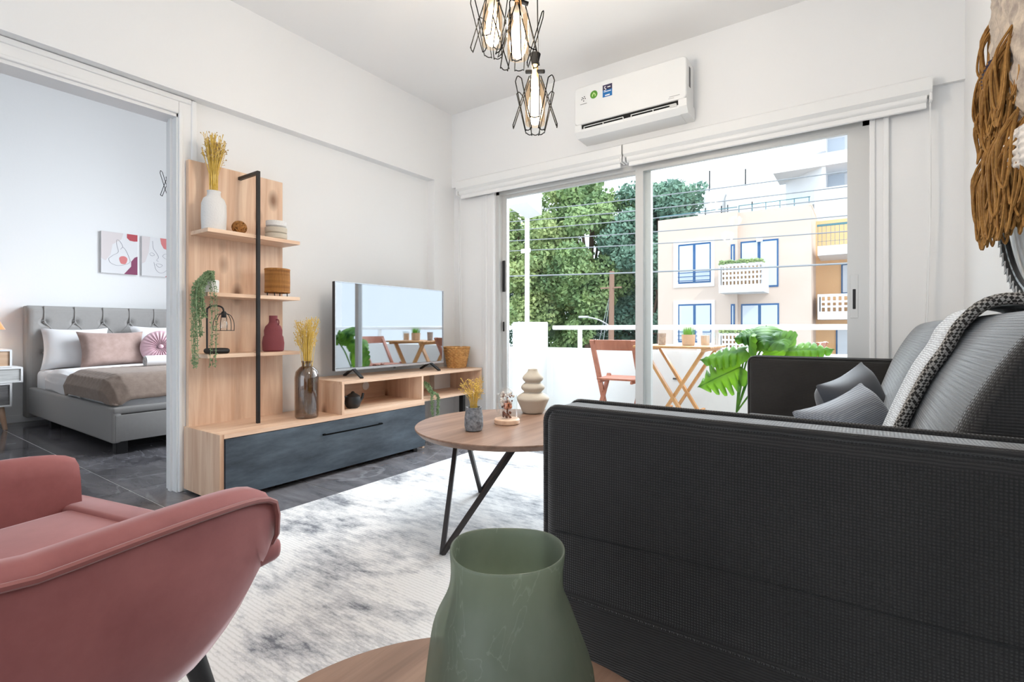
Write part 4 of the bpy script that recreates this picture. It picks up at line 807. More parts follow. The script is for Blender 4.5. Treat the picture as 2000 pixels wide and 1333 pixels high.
def sheet(u, v):   # draped white sheet over the mattress
    pr_ = [(by0 + 0.028, 0.34), (by0 + 0.025, 0.42), (by0 + 0.04, 0.49), (by0 + 0.09, 0.515), (2.06, 0.525), (by1 - 0.09, 0.515), (by1 - 0.04, 0.49), (by1 - 0.025, 0.34)]
    i = u * 7; k = min(int(i), 6); f = i - k; y = pr_[k][0] * (1 - f) + pr_[k + 1][0] * f; z = pr_[k][1] * (1 - f) + pr_[k + 1][1] * f; x = -5.95 + 0.95 * v
    return (x, y + 0.006 * math.sin(v * 23) * (1 - abs(2 * u - 1)) , z + 0.007 * math.sin(v * 9 + u * 14) + 0.004 * math.sin(u * 60 + v * 5) * (u < 0.3))
tag(B().grid(sheet, 56, 30).obj('bed_sheet', 'white_linen', None, True, solid=0.006, angle=180), 'white top sheet folded back across the bed', 'bedding')
def quilt(u, v):
    x = -5.25 + (bx1 - 0.015 + 5.25) * v; e = max(0.0, (v - 0.80) / 0.20); d = 0.17 * e ** 2.2
    pr_ = [(by0 - 0.0, 0.36), (by0 - 0.012, 0.44), (by0 + 0.015, 0.51), (by0 + 0.08, 0.545), (2.06, 0.555), (by1 - 0.08, 0.545), (by1 - 0.015, 0.51), (by1, 0.36)]
    i = u * 7; k = min(int(i), 6); f = i - k; y = pr_[k][0] * (1 - f) + pr_[k + 1][0] * f; z = pr_[k][1] * (1 - f) + pr_[k + 1][1] * f
    n_ = 0.004 * abs(math.sin((x + y) * 42)) + 0.004 * abs(math.sin((x - y) * 42)); s_ = max(0, 1 - v * 12) * 0.02
    z = max(z - d, 0.345); return (x, y + (0.035 * e * (1 if u < 0.5 else -1)), z + n_ - s_)
tag(B().grid(quilt, 160, 70).obj('bed_quilt', 'quilt_taupe', None, True, solid=0.012, angle=180), 'taupe quilted bedspread over the foot of the bed', 'bedding')
def pillow(name, label, w, h, th, loc, rx, rz, m_, cat='pillow'):
    o = cushion(w, h, th, 16).obj(name, m_, None, True, angle=180); o.location = loc; o.rotation_euler = (rx, 0, rz); tag(o, label, cat, 'pillows on the bed'); return o
pillow('pillow', 'white pillow at the near side of the headboard', 0.5, 0.42, 0.16, (-6.22, 1.56, 0.695), R(-22), R(78), 'white_linen')
pillow('pillow', 'white pillow mostly hidden behind the round pink cushion', 0.62, 0.44, 0.16, (-6.22, 2.32, 0.705), R(-18), R(90), 'white_linen')
pillow('bed_cushion', 'mauve velvet pillow leaning in the middle of the bed', 0.54, 0.36, 0.15, (-6.04, 1.80, 0.685), R(-20), R(90), 'mauve_cloth')
t = thing('round_cushion', 'round pale pink pleated cushion with centre button on the bed', 'cushion', (-5.9, 2.16, 0.52), 0, 'pillows on the bed')
def rc(u, v):
    a = 2 * PI * u; s_ = v * 2 - 1; r = math.sqrt(max(0, 1 - abs(s_) ** 2.6)); pl_ = 1 + 0.05 * math.sin(26 * a) * (1 - r * 0.8)
    th = 0.075 * (1 if s_ > 0 else -1) * (abs(s_) ** 0.8) * (1 - 0.55 * max(0, 1 - r * 3.2)); return (th * pl_ + 0.006 * math.sin(26 * a) * (1 - r) * 2, 0.175 * r * math.cos(a), 0.175 * r * math.sin(a))
mtx = Matrix.Translation((-5.9, 2.16, 0.69)) @ Matrix.Rotation(R(-14), 4, 'Y') @ Matrix.Rotation(R(-20), 4, 'Z')
B().grid(rc, 156, 24, True).xf(mtx).obj('cover', 'pink_satin', t, True, angle=180)
B().ball((0.055, 0, 0), 0.024, 14, 8, 0.9).xf(mtx).obj('button', 'pink_satin', t, True)
t = thing('rolled_towel', 'rolled white towel lying on the quilt', 'towel', (-5.0, 1.98, 0.56))
B().tube([(-5.02, 1.72, 0.606), (-5.02, 2.25, 0.606)], 0.046, 20).obj('roll', 'white_linen', t, True)
sp_ = [(-5.02 + (0.006 + 0.0017 * i) * math.cos(i * 0.55), 1.717, 0.606 + (0.006 + 0.0017 * i) * math.sin(i * 0.55)) for i in range(23)]
B().tube(sp_, 0.003, 5).obj('rolled_edge', 'white_linen', t)
# nightstand
t = thing('nightstand', 'white retro nightstand with staggered wooden drawers beside the bed', 'nightstand', (-6.3, 0.93, 0))
fx = -6.09
def drawer(y0, y1, z0, z1, m_):
    o = B().box((-6.5, y0, z0), (fx - 0.02, y1, z1)).obj('drawer_case', 'white_paint', t); w_ = 0.014
    B().box((fx - 0.02, y0, z0), (fx, y1, z0 + w_)).box((fx - 0.02, y0, z1 - w_), (fx, y1, z1)).box((fx - 0.02, y0, z0 + w_), (fx, y0 + w_, z1 - w_)).box((fx - 0.02, y1 - w_, z0 + w_), (fx, y1, z1 - w_)).obj('drawer_frame', 'white_paint', o)
    B().box((fx - 0.022, y0 + w_, z0 + w_), (fx - 0.008, y1 - w_, z1 - w_)).obj('drawer_front', m_, o)
drawer(0.66, 1.095, 0.545, 0.70, 'drawer_tan'); drawer(0.73, 1.165, 0.41, 0.543, 'drawer_pale'); drawer(0.66, 1.095, 0.205, 0.408, 'drawer_grey')
for y in (0.72, 1.03):
    for x in (-6.44, -6.15): B().tube([(x, y, 0.205), (x + (0.02 if x > -6.3 else -0.02), y + (0.03 if y > 0.9 else -0.03), 0.0)], 0.02, 10, rs=[0.026, 0.015]).obj('leg', 'oak_z', t, True)
t = thing('bedside_lamp', 'lit bedside lamp with brown cone shade on twisted wooden base', 'lamp', (-6.28, 0.93, 0.70))
glow('bedside_glow', (1, 0.66, 0.36, 1), 4)
lp = light('bedside_bulb_light', 'POINT', (0, 0, 0.24), (0, 0, 0), 3.0, (1, 0.66, 0.36), shadow_soft_size=0.034); lp.parent = t
mat('shade_tan', rgb(206, 150, 96), 0.8)
c = (-6.28, 0.93, 0.70)
B().lathe([(0.06, 0), (0.062, 0.012), (0.03, 0.03), (0.02, 0.05), (0.032, 0.07), (0.018, 0.09), (0.03, 0.115), (0.016, 0.135), (0.022, 0.155), (0.01, 0.17), (0.008, 0.21)], c, 20).obj('base', 'oak_z', t, True)
M['shade_cloth'] = thin_glass('shade_cloth', (0.2, 0.13, 0.07, 1), 0.02, 0.5, 0.92, rgb(222, 160, 104))
B().lathe([(0.155, 0.175), (0.085, 0.325)], c, 32, False, False).obj('lamp_shade', 'shade_cloth', t, True, angle=180)
B().ball((c[0], c[1], c[2] + 0.24), 0.028, 14, 10).obj('bulb', 'bedside_glow', t, True)
# canvas prints: abstract line-drawn shapes and blots
def canvas(y0, y1, label, art):
    t = thing('canvas_print', label, 'picture', (XF, (y0 + y1) / 2, 1.46), 0, 'canvas prints over the bed'); x = XF + 0.022
    cv = B().box((XF, y0, 1.47), (x, y1, 1.905)).obj('canvas', 'white_linen', t)
    for kind, m_, pts in art:
        P_ = [(y0 + u * (y1 - y0), 1.47 + v_ * 0.435) for u, v_ in pts]
        if kind == 'fill': B().prism(P_, 0.0012, 0, x).obj('colour_patch', m_, t)
        else: B().tube(smoothpath([(x + 0.001, a, z) for a, z in P_], 6), 0.0016, 4).obj('ink_line', m_, t)
mat('art_rose', rgb(188, 84, 92), 0.8); mat('art_plum', rgb(140, 74, 104), 0.8); mat('art_pink', rgb(216, 130, 130), 0.8); mat('art_greige', rgb(220, 212, 212), 0.8); mat('art_ink', rgb(140, 140, 150), 0.8)
def blob(cx, cy, rx, ry, n=20, w=0.1, ph=0): return [(cx + rx * math.cos(2 * PI * i / n) * (1 + w * math.sin(3 * 2 * PI * i / n + ph)), cy + ry * math.sin(2 * PI * i / n) * (1 + w * math.cos(2 * 2 * PI * i / n + ph))) for i in range(n)]
canvas(1.835, 2.155, 'abstract canvas with red corner, plum corner and line-drawn profile', [('fill', 'art_greige', [(0, 0.35), (0.12, 0.3), (0.25, 0.45), (0.3, 0.7), (0.55, 0.85), (0.6, 1), (0, 1)]), ('fill', 'art_rose', [(0.7, 1), (0.7, 0.9), (0.78, 0.84), (0.9, 0.83), (1, 0.84), (1, 1)]), ('fill', 'art_plum', [(0.62, 0), (0.72, 0.1), (0.82, 0.2), (0.82, 0.32), (0.92, 0.43), (1, 0.46), (1, 0)]), ('fill', 'art_pink', blob(0.6, 0.34, 0.11, 0.11)),
       ('line', 'art_ink', [(0.2, 0.35), (0.32, 0.44), (0.46, 0.53), (0.42, 0.7), (0.42, 0.82), (0.5, 0.8), (0.58, 0.68), (0.52, 0.6)]), ('line', 'art_ink', [(0.2, 0.35), (0.24, 0.26), (0.4, 0.2), (0.6, 0.22), (0.78, 0.3), (0.76, 0.42), (0.66, 0.6), (0.58, 0.66)])])
canvas(2.195, 2.515, 'abstract canvas with rose blot and line-drawn face partly behind the door frame', [('fill', 'art_greige', [(0, 0.3), (0.1, 0.35), (0.2, 0.6), (0.25, 1), (0, 1)]), ('fill', 'art_pink', [(0.55, 1), (0.58, 0.85), (0.66, 0.74), (0.8, 0.7), (0.92, 0.74), (0.95, 0.86), (0.88, 1)]), ('fill', 'art_rose', [(0.7, 0), (0.85, 0.12), (0.93, 0.28), (1, 0.36), (1, 0)]),
       ('line', 'art_ink', [(0.32, 0.9), (0.34, 0.72), (0.42, 0.62), (0.5, 0.5), (0.44, 0.42), (0.5, 0.39)]), ('line', 'art_ink', [(0.22, 0.56), (0.3, 0.6), (0.38, 0.55), (0.3, 0.52), (0.24, 0.55)]), ('line', 'art_ink', [(0.62, 0.54), (0.7, 0.6), (0.82, 0.6), (0.88, 0.53), (0.78, 0.47), (0.68, 0.49), (0.62, 0.54)]), ('line', 'art_ink', [(0.42, 0.31), (0.5, 0.33), (0.62, 0.3), (0.54, 0.24), (0.46, 0.27), (0.42, 0.31)]), ('line', 'art_ink', [(0.36, 0.36), (0.42, 0.18), (0.54, 0.1), (0.7, 0.14), (0.86, 0.32)])])
# ---------------------------------------------------------------- balcony
struct(B().box((-4.6, YW + 0.12, -0.16), (2.5, 4.95, -0.01)).obj('floor_balcony', 'white_ext'), 'pale balcony floor slab')
pw = struct(B().box((-2.80, 4.80, -0.01), (1.15, 4.92, 0.672)).obj('wall_parapet', 'white_ext'), 'white balcony parapet')
B().box((-4.6, 4.80, -0.01), (-2.87, 4.92, 0.672)).obj('parapet', 'white_ext', pw)
B().prism([(-2.80, 4.80), (-2.80, 4.92), (-3.05, 4.86), (-2.90, 4.70)], 0.682, 2, -0.01).obj('parapet_corner', 'white_ext', pw)
struct(B().box((XR + 0.1, YW, 0), (2.5, YW + 0.12, 2.9)).obj('wall_facade', 'white_ext'), 'white outer wall beside the balcony door')
struct(B().box((1.15, YW + 0.12, -0.01), (1.27, 4.95, 2.9)).obj('wall_balcony_end', 'white_ext'), 'white balcony end wall')
t = thing('balcony_railing', 'white tubular railing on top of the balcony parapet', 'railing', (-0.2, 4.86, 0.672))
B().tube([(-2.83, 4.86, 0.895), (-2.80, 4.86, 0.895), (1.15, 4.86, 0.895)], 0.024, 12).obj('handrail', 'white_paint', t, True)
for x in (-2.50, -1.25, 0.15): B().box((x - 0.018, 4.842, 0.672), (x + 0.018, 4.878, 0.873)).obj('post', 'white_paint', t)
t = thing('balcony_railing', 'short white railing left of the balcony column', 'railing', (-3.7, 4.86, 0.672))
B().tube([(-4.6, 4.86, 0.895), (-3.12, 4.80, 0.895)], 0.024, 12).obj('handrail', 'white_paint', t, True)
B().box((-3.9, 4.84, 0.672), (-3.864, 4.876, 0.873)).obj('post', 'white_paint', t)
t = thing('balcony_column', 'square white balcony pier carrying a thin white drainpipe', 'column', (-3.0, 4.64, -0.01))
B().rbox((-3.14, 4.50, -0.01), (-2.85, 4.78, 0.955), 0.008, 1).obj('pier', 'white_ext', t)
B().tube([(-2.975, 4.545, 0.955), (-2.975, 4.545, 2.10)], 0.026, 12).obj('pipe', 'white_ext', t, True)
B().rbox((-3.035, 4.51, 1.70), (-2.915, 4.525, 1.745), 0.004, 1).obj('pipe_clamp', 'white_ext', t)
t = tag(B().prism([(-2.844, 3.97), (-2.996, 4.583), (-2.765, 4.505), (-2.60, 3.97)], 0.7, 2, 2.08).obj('upper_balcony_corner', 'white_ext'), 'white corner block of the balcony above', 'balcony')
mat('dark_bracket', (0.05, 0.05, 0.05, 1), 0.6)
tag(B().rbox((-1.48, 4.785, 0.40), (-1.44, 4.80, 0.415), 0.003, 1).obj('drain_outlet', 'dark_bracket'), 'small dark outlet on the balcony parapet', 'outlet')
# folding chair
def folding_chair(loc, rz, label):
    t = thing('folding_chair', label, 'chair', loc, rz, 'balcony folding chairs'); L = lambda b_, n_: b_.obj(n_, 'teak', t, world=False)
    for s_ in (-1, 1):
        L(B().bar((s_ * 0.19, -0.22, 0.79), (s_ * 0.19, 0.20, 0.0), 0.022, 0.042, (1, 0, 0)), 'front_leg'); L(B().bar((s_ * 0.165, 0.16, 0.46), (s_ * 0.165, -0.22, 0.0), 0.02, 0.038, (1, 0, 0)), 'rear_leg')
    L(B().grid(lambda u, v: (-0.2 + 0.4 * u, -0.215 + 0.02 * v - 0.02 * math.sin(PI * u), 0.79 - 0.09 * v), 8, 2), 'back_slat').modifiers.new('solid', 'SOLIDIFY').thickness = 0.016
    for k in range(6): y = -0.13 + k * 0.062; L(B().rbox((-0.18, y, 0.425), (0.18, y + 0.052, 0.443), 0.004, 1), 'seat_slat')
    for s_ in (-1, 1): L(B().rbox((s_ * 0.15 - 0.01, -0.15, 0.40), (s_ * 0.15 + 0.01, 0.24, 0.425), 0.003, 1), 'seat_rail')
    L(B().rbox((-0.19, 0.13, 0.10), (0.19, 0.15, 0.13), 0.004, 1), 'stretcher'); return t
folding_chair((-1.83, 4.36, -0.01), R(4), 'brown wooden folding chair on the balcony left of the table')
folding_chair((-0.46, 4.40, -0.01), R(86), 'brown wooden folding chair on the balcony right of the table')
t = thing('folding_table', 'small slatted wooden folding table on the balcony', 'table', (-1.262, 4.28, -0.01), R(0)); L = lambda b_, n_: b_.obj(n_, 'pine', t, world=False)
for k in range(9): y = -0.27 + k * 0.06; L(B().rbox((-0.31, y, 0.735), (0.31, y + 0.052, 0.753), 0.004, 1), 'top_slat')
for s_ in (-1, 1): L(B().rbox((s_ * 0.25 - 0.015, -0.26, 0.712), (s_ * 0.25 + 0.015, 0.26, 0.735), 0.003, 1), 'batten')
for yy, dx in ((-0.2, 0), (0.2, 0)):
    L(B().bar((-0.235, yy, 0.715), (0.21, yy, 0.0), 0.022, 0.045, (0, 1, 0)), 'leg'); L(B().bar((0.235, yy + 0.024, 0.715), (-0.21, yy + 0.024, 0.0), 0.022, 0.045, (0, 1, 0)), 'leg')
for x in (-0.14, 0.14): L(B().rbox((x - 0.012, -0.2, 0.18), (x + 0.012, 0.22, 0.21), 0.003, 1), 'stretcher')
TZ = 0.743
mat('cup_stone', rgb(150, 136, 126), 0.8, var=(40, rgb(190, 178, 168))); mat('pot_kraft', rgb(204, 178, 150), 0.9, bump=(40, 0.3)); mat('grass_green', rgb(110, 170, 48), 0.6); mat('candle', rgb(214, 190, 166), 0.7)
tag(B().lathe([(0.026, 0), (0.03, 0.003), (0.035, 0.1), (0.031, 0.1), (0.027, 0.01)], (-1.415, 4.28, TZ), 20).obj('stone_cup', 'cup_stone', None, True), 'speckled stone cup at the left end of the balcony table', 'cup')
t = thing('potted_grass', 'green grass in a kraft paper pot on the balcony table', 'plant', (-1.19, 4.27, TZ)); c = (-1.19, 4.27, TZ)
B().lathe([(0.044, 0), (0.05, 0.004), (0.054, 0.08), (0.056, 0.09), (0.05, 0.09), (0.048, 0.07)], c, 20, fn=lambda a, z: 1 + 0.03 * math.sin(7 * a + z * 50)).obj('pot', 'pot_kraft', t, True)
g = B()
for k in range(140):
    a = random.uniform(0, 6.28); q = 0.045 * math.sqrt(random.random()); p = Vector((c[0] + q * math.cos(a), c[1] + q * math.sin(a), c[2] + 0.075)); d = Vector((math.cos(a) * 0.02, math.sin(a) * 0.02, random.uniform(0.06, 0.095))); w = Vector((-math.sin(a), math.cos(a), 0)) * 0.003; g.add([p - w, p + w, p + d], [(0, 1, 2)])
g.obj('grass', 'grass_green', t)['kind'] = 'stuff'
t = thing('candle_glass', 'beige candle in a glass near the right end of the balcony table', 'candle', (-1.05, 4.25, TZ)); c = (-1.05, 4.25, TZ)
B().lathe([(0.034, 0), (0.036, 0.004), (0.038, 0.105)], c, 22, True, False).obj('glass', 'clear_glass', t, True); B().lathe([(0.032, 0.004), (0.034, 0.085), (0.004, 0.087)], c, 22).obj('wax', 'candle', t, True)
tag(B().lathe([(0.03, 0), (0.032, 0.004), (0.036, 0.11)], (-0.985, 4.29, TZ), 22, True, False).obj('drinking_glass', 'clear_glass', None, True), 'empty clear glass at the right end of the balcony table', 'glass')
# monstera
t = thing('potted_monstera', 'bright green split-leaf monstera in a pot on the balcony behind the sofa', 'plant', (-0.72, 3.76, -0.01)); root = Vector((-0.72, 3.76, 0.30))
def leafmat():
    m = bpy.data.materials.new('monstera'); m.use_nodes = True; n = NT(m); p = n.n['Principled BSDF']; p.inputs['Roughness'].default_value = 0.55; p.inputs['Specular IOR Level'].default_value = 0.25; out = n.n['Material Output']
    tc = n.add('TexCoord'); t1 = n.add('TexNoise'); t1.inputs['Scale'].default_value = 9; n.link(tc.outputs['Object'], t1.inputs['Vector']); r = n.add('ValToRGB'); e = r.color_ramp.elements; e[0].position = 0.35; e[1].position = 0.65; e[0].color = rgb(30, 84, 30); e[1].color = rgb(92, 138, 36); n.link(t1.outputs[0], r.inputs[0]); n.link(r.outputs[0], p.inputs[0])
    tl = n.add('BsdfTranslucent'); tl.inputs[0].default_value = rgb(150, 205, 50); mx = n.add('MixShader'); mx.inputs[0].default_value = 0.22; n.link(p.outputs[0], mx.inputs[1]); n.link(tl.outputs[0], mx.inputs[2]); n.link(mx.outputs[0], out.inputs[0]); M['monstera'] = m
leafmat()
B().lathe([(0.09, 0), (0.11, 0.02), (0.13, 0.24), (0.135, 0.26), (0.12, 0.26), (0.115, 0.2)], (-0.72, 3.76, -0.01), 28).obj('pot', 'ceramic_white', t, True)
B().lathe([(0.115, 0.2), (0.118, 0.22), (0.002, 0.23)], (-0.72, 3.76, -0.01), 20).obj('soil', 'bark', t, True)
def monstera(base, tip, nrm, wid, droop=0.25, via=None):
    base, tip, nrm = Vector(base), Vector(tip), Vector(nrm).normalized(); ax = (tip - base); L_ = ax.length; ax.normalize(); sd = nrm.cross(ax).normalized(); nrm = ax.cross(sd)
    nu, nv = 56, 10
    def fn(u, v):
        s_ = v * 2 - 1; sh = (math.sin(PI * min(1, (u * 0.93 + 0.07)) ** 0.72)) ** 0.75; lobes = 0.5 + 0.5 * math.cos(u * 2 * PI * 6.2 + 0.4 * (1 if s_ > 0 else -1)); cut = 1 - 0.55 * (lobes ** 5) * (1 if 0.12 < u < 0.9 else 0)
        w_ = wid * 0.5 * sh * cut; a_ = abs(s_); y = s_ * w_; x = L_ * u + 0.10 * L_ * a_ * a_ * (0.5 - u) * 1.2 - (0.16 * L_ * a_ if u < 0.12 else 0) * (1 - u / 0.12)
        z = -droop * L_ * u * u + 0.16 * wid * a_ * 0.6 - 0.25 * wid * a_ * a_ + 0.006 * math.sin(u * 39) * a_
        return base + ax * x + sd * y + nrm * z
    lf = B().grid(fn, nu, nv).obj('leaf', 'monstera', t, True, angle=180)
    mid = [fn(k / 10, 0.5) - nrm * 0.002 for k in range(11)]; B().tube(mid, 0.0025, 5).obj('midrib', 'monstera', lf, True)
    v_ = Vector(via) if via else root.lerp(base, 0.6) + Vector((0, 0, 0.03))
    B().tube(smoothpath([root, v_, base - Vector((0, 0, 0.02)), base], 5), 0.006, 6).obj('stem', 'stem' if base.z < 0.6 else 'monstera', t, True)
monstera((-0.55, 3.86, 0.90), (-0.53, 3.62, 0.83), (0, -0.45, 0.9), 0.32, 0.25)
monstera((-0.55, 3.80, 0.86), (-0.72, 3.70, 0.85), (-0.1, -0.6, 0.8), 0.22, 0.2)
monstera((-0.53, 3.78, 0.83), (-0.42, 3.64, 0.81), (0.2, -0.7, 0.7), 0.24, 0.2)
monstera((-0.41, 3.78, 0.72), (-0.47, 3.68, 0.83), (0.1, -1, 0.25), 0.26, 0.1)
monstera((-0.40, 3.76, 0.74), (-0.15, 3.72, 0.77), (0, -0.7, 0.7), 0.18, 0.1)
monstera((-0.66, 3.74, 0.735), (-0.965, 3.72, 0.68), (0, -0.6, 0.8), 0.24, 0.1)
monstera((-0.64, 3.76, 0.73), (-0.62, 3.62, 0.83), (-0.2, -0.8, 0.5), 0.2, 0.1)
monstera((-0.69, 3.74, 0.62), (-0.975, 3.70, 0.47), (0.15, -0.9, 0.45), 0.30, 0.08)
# ---------------------------------------------------------------- street
GZ = -4.2
struct(B().box((-80, 5.2, GZ - 0.3), (60, 120, GZ)).obj('ground', 'asphalt'), 'street ground below the balcony')
FY = 22.0
bl = thing('apartment_building', 'peach apartment block with blue windows and white lattice balconies', 'building', (-4.5, 26, GZ))
B().box((-7.455, FY, GZ), (-4.18, 31, 5.69)).obj('left_wing', 'beige_wall', bl)
B().box((-4.18, FY + 0.25, GZ), (-1.61, 31, 5.66)).obj('main_block', 'beige_wall', bl)
B().box((-1.61, FY + 2.6, GZ), (3.5, 31, 5.4)).obj('stair_block', 'orange_wall', bl)
B().box((-1.70, FY + 0.24, 5.60), (-1.60, FY + 2.7, 5.70)).obj('roof_edge', 'beige_wall', bl)
def window(x0, x1, z0, z1, y, surround=True, bars=True, n=2):
    w_ = B().box((x0, y - 0.03, z0), (x1, y + 0.03, z1)).obj('window', 'blue_frame', bl); f = 0.07
    if surround: B().box((x0 - 0.2, y - 0.05, z0 - 0.16), (x0, y + 0.02, z1 + 0.14)).box((x1, y - 0.05, z0 - 0.16), (x1 + 0.13, y + 0.02, z1 + 0.14)).box((x0, y - 0.05, z1), (x1, y + 0.02, z1 + 0.14)).box((x0, y - 0.05, z0 - 0.16), (x1, y + 0.02, z0)).obj('surround', 'ext_white2', w_)
    for k in range(n): a = x0 + (x1 - x0) * k / n; c_ = x0 + (x1 - x0) * (k + 1) / n; B().box((a + f * 0.8, y - 0.05, z0 + f), (c_ - f * 0.8, y - 0.025, z1 - f)).obj('pane', 'far_glass', w_)
    if bars:
        for k in range(3): B().box((x0, y - 0.12, z0 + 0.1 + k * 0.17), (x1, y - 0.09, z0 + 0.13 + k * 0.17)).obj('guard_bar', 'blue_frame', w_)
window(-6.554, -5.195, 2.83, 4.525, FY); window(-6.554, -5.175, 0.30, 1.947, FY); window(-6.554, -5.175, -2.3, -0.6, FY)
window(-4.10, -2.72, 2.55, 4.45, FY + 0.25, False, False); window(-4.08, -2.70, 0.05, 1.90, FY + 0.25, False, False)
window(-4.42, -4.27, 3.4, 4.34, FY - 0.01, False, False, 1); window(-4.42, -4.27, 0.9, 1.9, FY - 0.01, False, False, 1)
def lattice_balcony(x0, x1, y0, y1, z0, z1, nx, nz, fl_, m_='ext_white2', solid_side=True):
    p = B().box((x0, y0, z0), (x1, y1, z0 + 0.22)).obj('balcony_slab', m_, bl); lx0, lx1, lz0, lz1 = x0 + 0.10, x1 - 0.02, z0 + 0.30, z1 - 0.10
    B().box((x0, y0 - 0.01, z0 + 0.22), (x1, y0 + 0.10, lz0)).obj('parapet_band', m_, p); B().box((x0, y0 - 0.01, lz1), (x1, y0 + 0.10, z1)).obj('parapet_band', m_, p)
    dx = (lx1 - lx0) / nx; dz = (lz1 - lz0) / nz
    g_ = B()
    for k in range(nx + 1): xx = lx0 + k * dx; g_.box((xx - dx * 0.21, y0 - 0.008, lz0), (xx + dx * 0.21, y0 + 0.09, lz1))
    for k in range(1, nz): zz = lz0 + k * dz; g_.box((lx0, y0 - 0.006, zz - dz * 0.2), (lx1, y0 + 0.088, zz + dz * 0.2))
    g_.box((x0, y0 - 0.008, lz0), (lx0, y0 + 0.09, lz1)); g_.obj('lattice', m_, p)
    B().box((x1 - 0.1, y0 + 0.1, z0 + 0.22), (x1, y1, z1)).obj('side_parapet', m_, p); B().box((x0, y0 + 0.1, z0 + 0.22), (x0 + 0.1, y1, z1)).obj('side_parapet', m_, p)
    B().box((x0 + 0.1, y0 + 0.3, z0 + 0.22), (x1 - 0.1, y0 + 0.34, z1 - 0.1)).obj('inner_screen', 'orange_wall', p)
    if fl_:
        g_ = B()
        for k in range(260): c_ = Vector((random.uniform(x0, x1), y0 + random.uniform(-0.05, 0.15), z1 + random.uniform(0, 0.14))); g_.octa(c_, random.uniform(0.03, 0.06))
        g_.obj('planter_foliage', 'green_crown_c', p)['kind'] = 'stuff'
lattice_balcony(-4.65, -3.06, 20.9, 22.25, 2.30, 3.42, 11, 4, True); lattice_balcony(-4.65, -3.06, 20.9, 22.25, -0.35, 0.72, 11, 4, True)
rb = B().box((-1.43, 22.7, 3.72), (2.5, 24.6, 4.08)).obj('balcony_slab', 'ext_white2', bl)
B().box((-1.45, 22.7, 4.84), (2.5, 22.76, 4.92)).obj('handrail', 'teal_rail', rb)
for k in range(28): B().box((-1.43 + k * 0.14, 22.71, 4.08), (-1.415 + k * 0.14, 22.73, 4.84)).obj('baluster', 'teal_rail', rb)
for z in (4.25, 4.55): B().box((-1.43, 22.71, z), (2.5, 22.73, z + 0.015)).obj('rail_wire', 'teal_rail', rb)
lattice_balcony(-1.43, 1.2, 22.7, 24.6, 1.25, 2.22, 14, 3, False)
window(-0.72, -0.40, 2.3, 3.55, 24.58, False, False, 1); window(-0.9, 0.4, -1.0, 0.9, 24.58, False, False, 2)
B().box((-3.5, FY + 0.12, 4.38), (-3.28, FY + 0.25, 4.53)).obj('wall_lamp', 'ext_white2', bl)
rr = B().box((-7.4, FY + 0.1, 5.86), (-4.2, FY + 0.13, 5.89)).box((-4.2, FY + 0.35, 5.95), (-1.65, FY + 0.38, 5.98))
for k in range(6): rr.box((-4.2 + k * 0.5, FY + 0.35, 5.66), (-4.17 + k * 0.5, FY + 0.38, 5.97))
rr.obj('roof_rail', 'teal_rail', bl)
def tank(name, c, r, h_, label):
    t = thing(name, label, 'water tank', c, 0, 'rooftop water tanks'); B().lathe([(r * 0.96, 0.4), (r, 0.5), (r, 0.4 + h_ * 0.6), (r * 0.85, 0.4 + h_ * 0.82), (r * 0.45, 0.4 + h_ * 0.97), (r * 0.3, 0.4 + h_)], c, 24).obj('tank', 'tank', t, True)
    B().lathe([(r * 0.3, 0.4 + h_), (r * 0.3, 0.45 + h_)], c, 16).obj('lid', 'tank', t)
    for k in range(4): a = PI / 4 + k * PI / 2; B().bar((c[0] + r * math.cos(a), c[1] + r * math.sin(a), c[2]), (c[0] + r * math.cos(a), c[1] + r * math.sin(a), c[2] + 0.9), 0.04, 0.04).obj('stand_leg', 'black_metal', t)
    for z in (0.38, 0.85):
        p = [(c[0] + r * math.cos(PI / 4 + k * PI / 2), c[1] + r * math.sin(PI / 4 + k * PI / 2), c[2] + z) for k in range(4)]; B().tube(p, 0.02, 4, True).obj('stand_frame', 'black_metal', t)
tank('water_tank', (-5.72, 25, 5.69), 0.5, 1.75, 'domed white water tank on the roof, nearer the tree'); tank('water_tank', (-4.55, 25, 5.66), 0.72, 1.45, 'broad domed water tank on the roof, farther from the tree')
for x, z, l_ in ((-5.9, 8.3, 'thin antenna mast rising behind the first water tank'), (-4.35, 8.1, 'thin antenna mast rising between tank and roof edge')):
    tag(B().bar((x, 24.6, 5.66), (x + 0.02, 24.6, z), 0.045, 0.045).obj('antenna_mast', 'black_metal'), l_, 'mast')
# white block on the right
wb = thing('white_building', 'tall white apartment block with stacked balconies at the right', 'building', (3, 40, GZ))
B().box((-2.2, 36.5, GZ), (12, 48, 15.5)).obj('block', 'ext_white2', wb)
B().box((-2.3, 34, GZ), (12, 36.5, 8.3)).obj('lower_block', 'ext_white2', wb)
for z in (8.3, 10.3, 13.2):
    x0 = -4.45 if z > 9 else -2.3
    sl = B().box((x0, 34, z), (12, 37, z + 0.28)).obj('balcony_slab', 'ext_white2', wb); B().box((x0, 34, z + 0.28), (12, 34.1, z + 0.72)).obj('parapet', 'ext_white2', sl)
    if z < 13:
        for k in range(3): B().box((-1.9 + k * 2.4, 36.4, z + 0.3), (-0.9 + k * 2.4, 36.5, z + 2.2)).obj('window', 'far_glass', wb)
    if z > 9: B().prism([(x0 + 0.4, 36.5), (x0 + 2.5, 34.2), (x0 + 2.7, 34.2), (x0 + 2.7, 36.5)], 2.0, 2, z - 2.0).obj('fin_wall', 'ext_white2', wb)
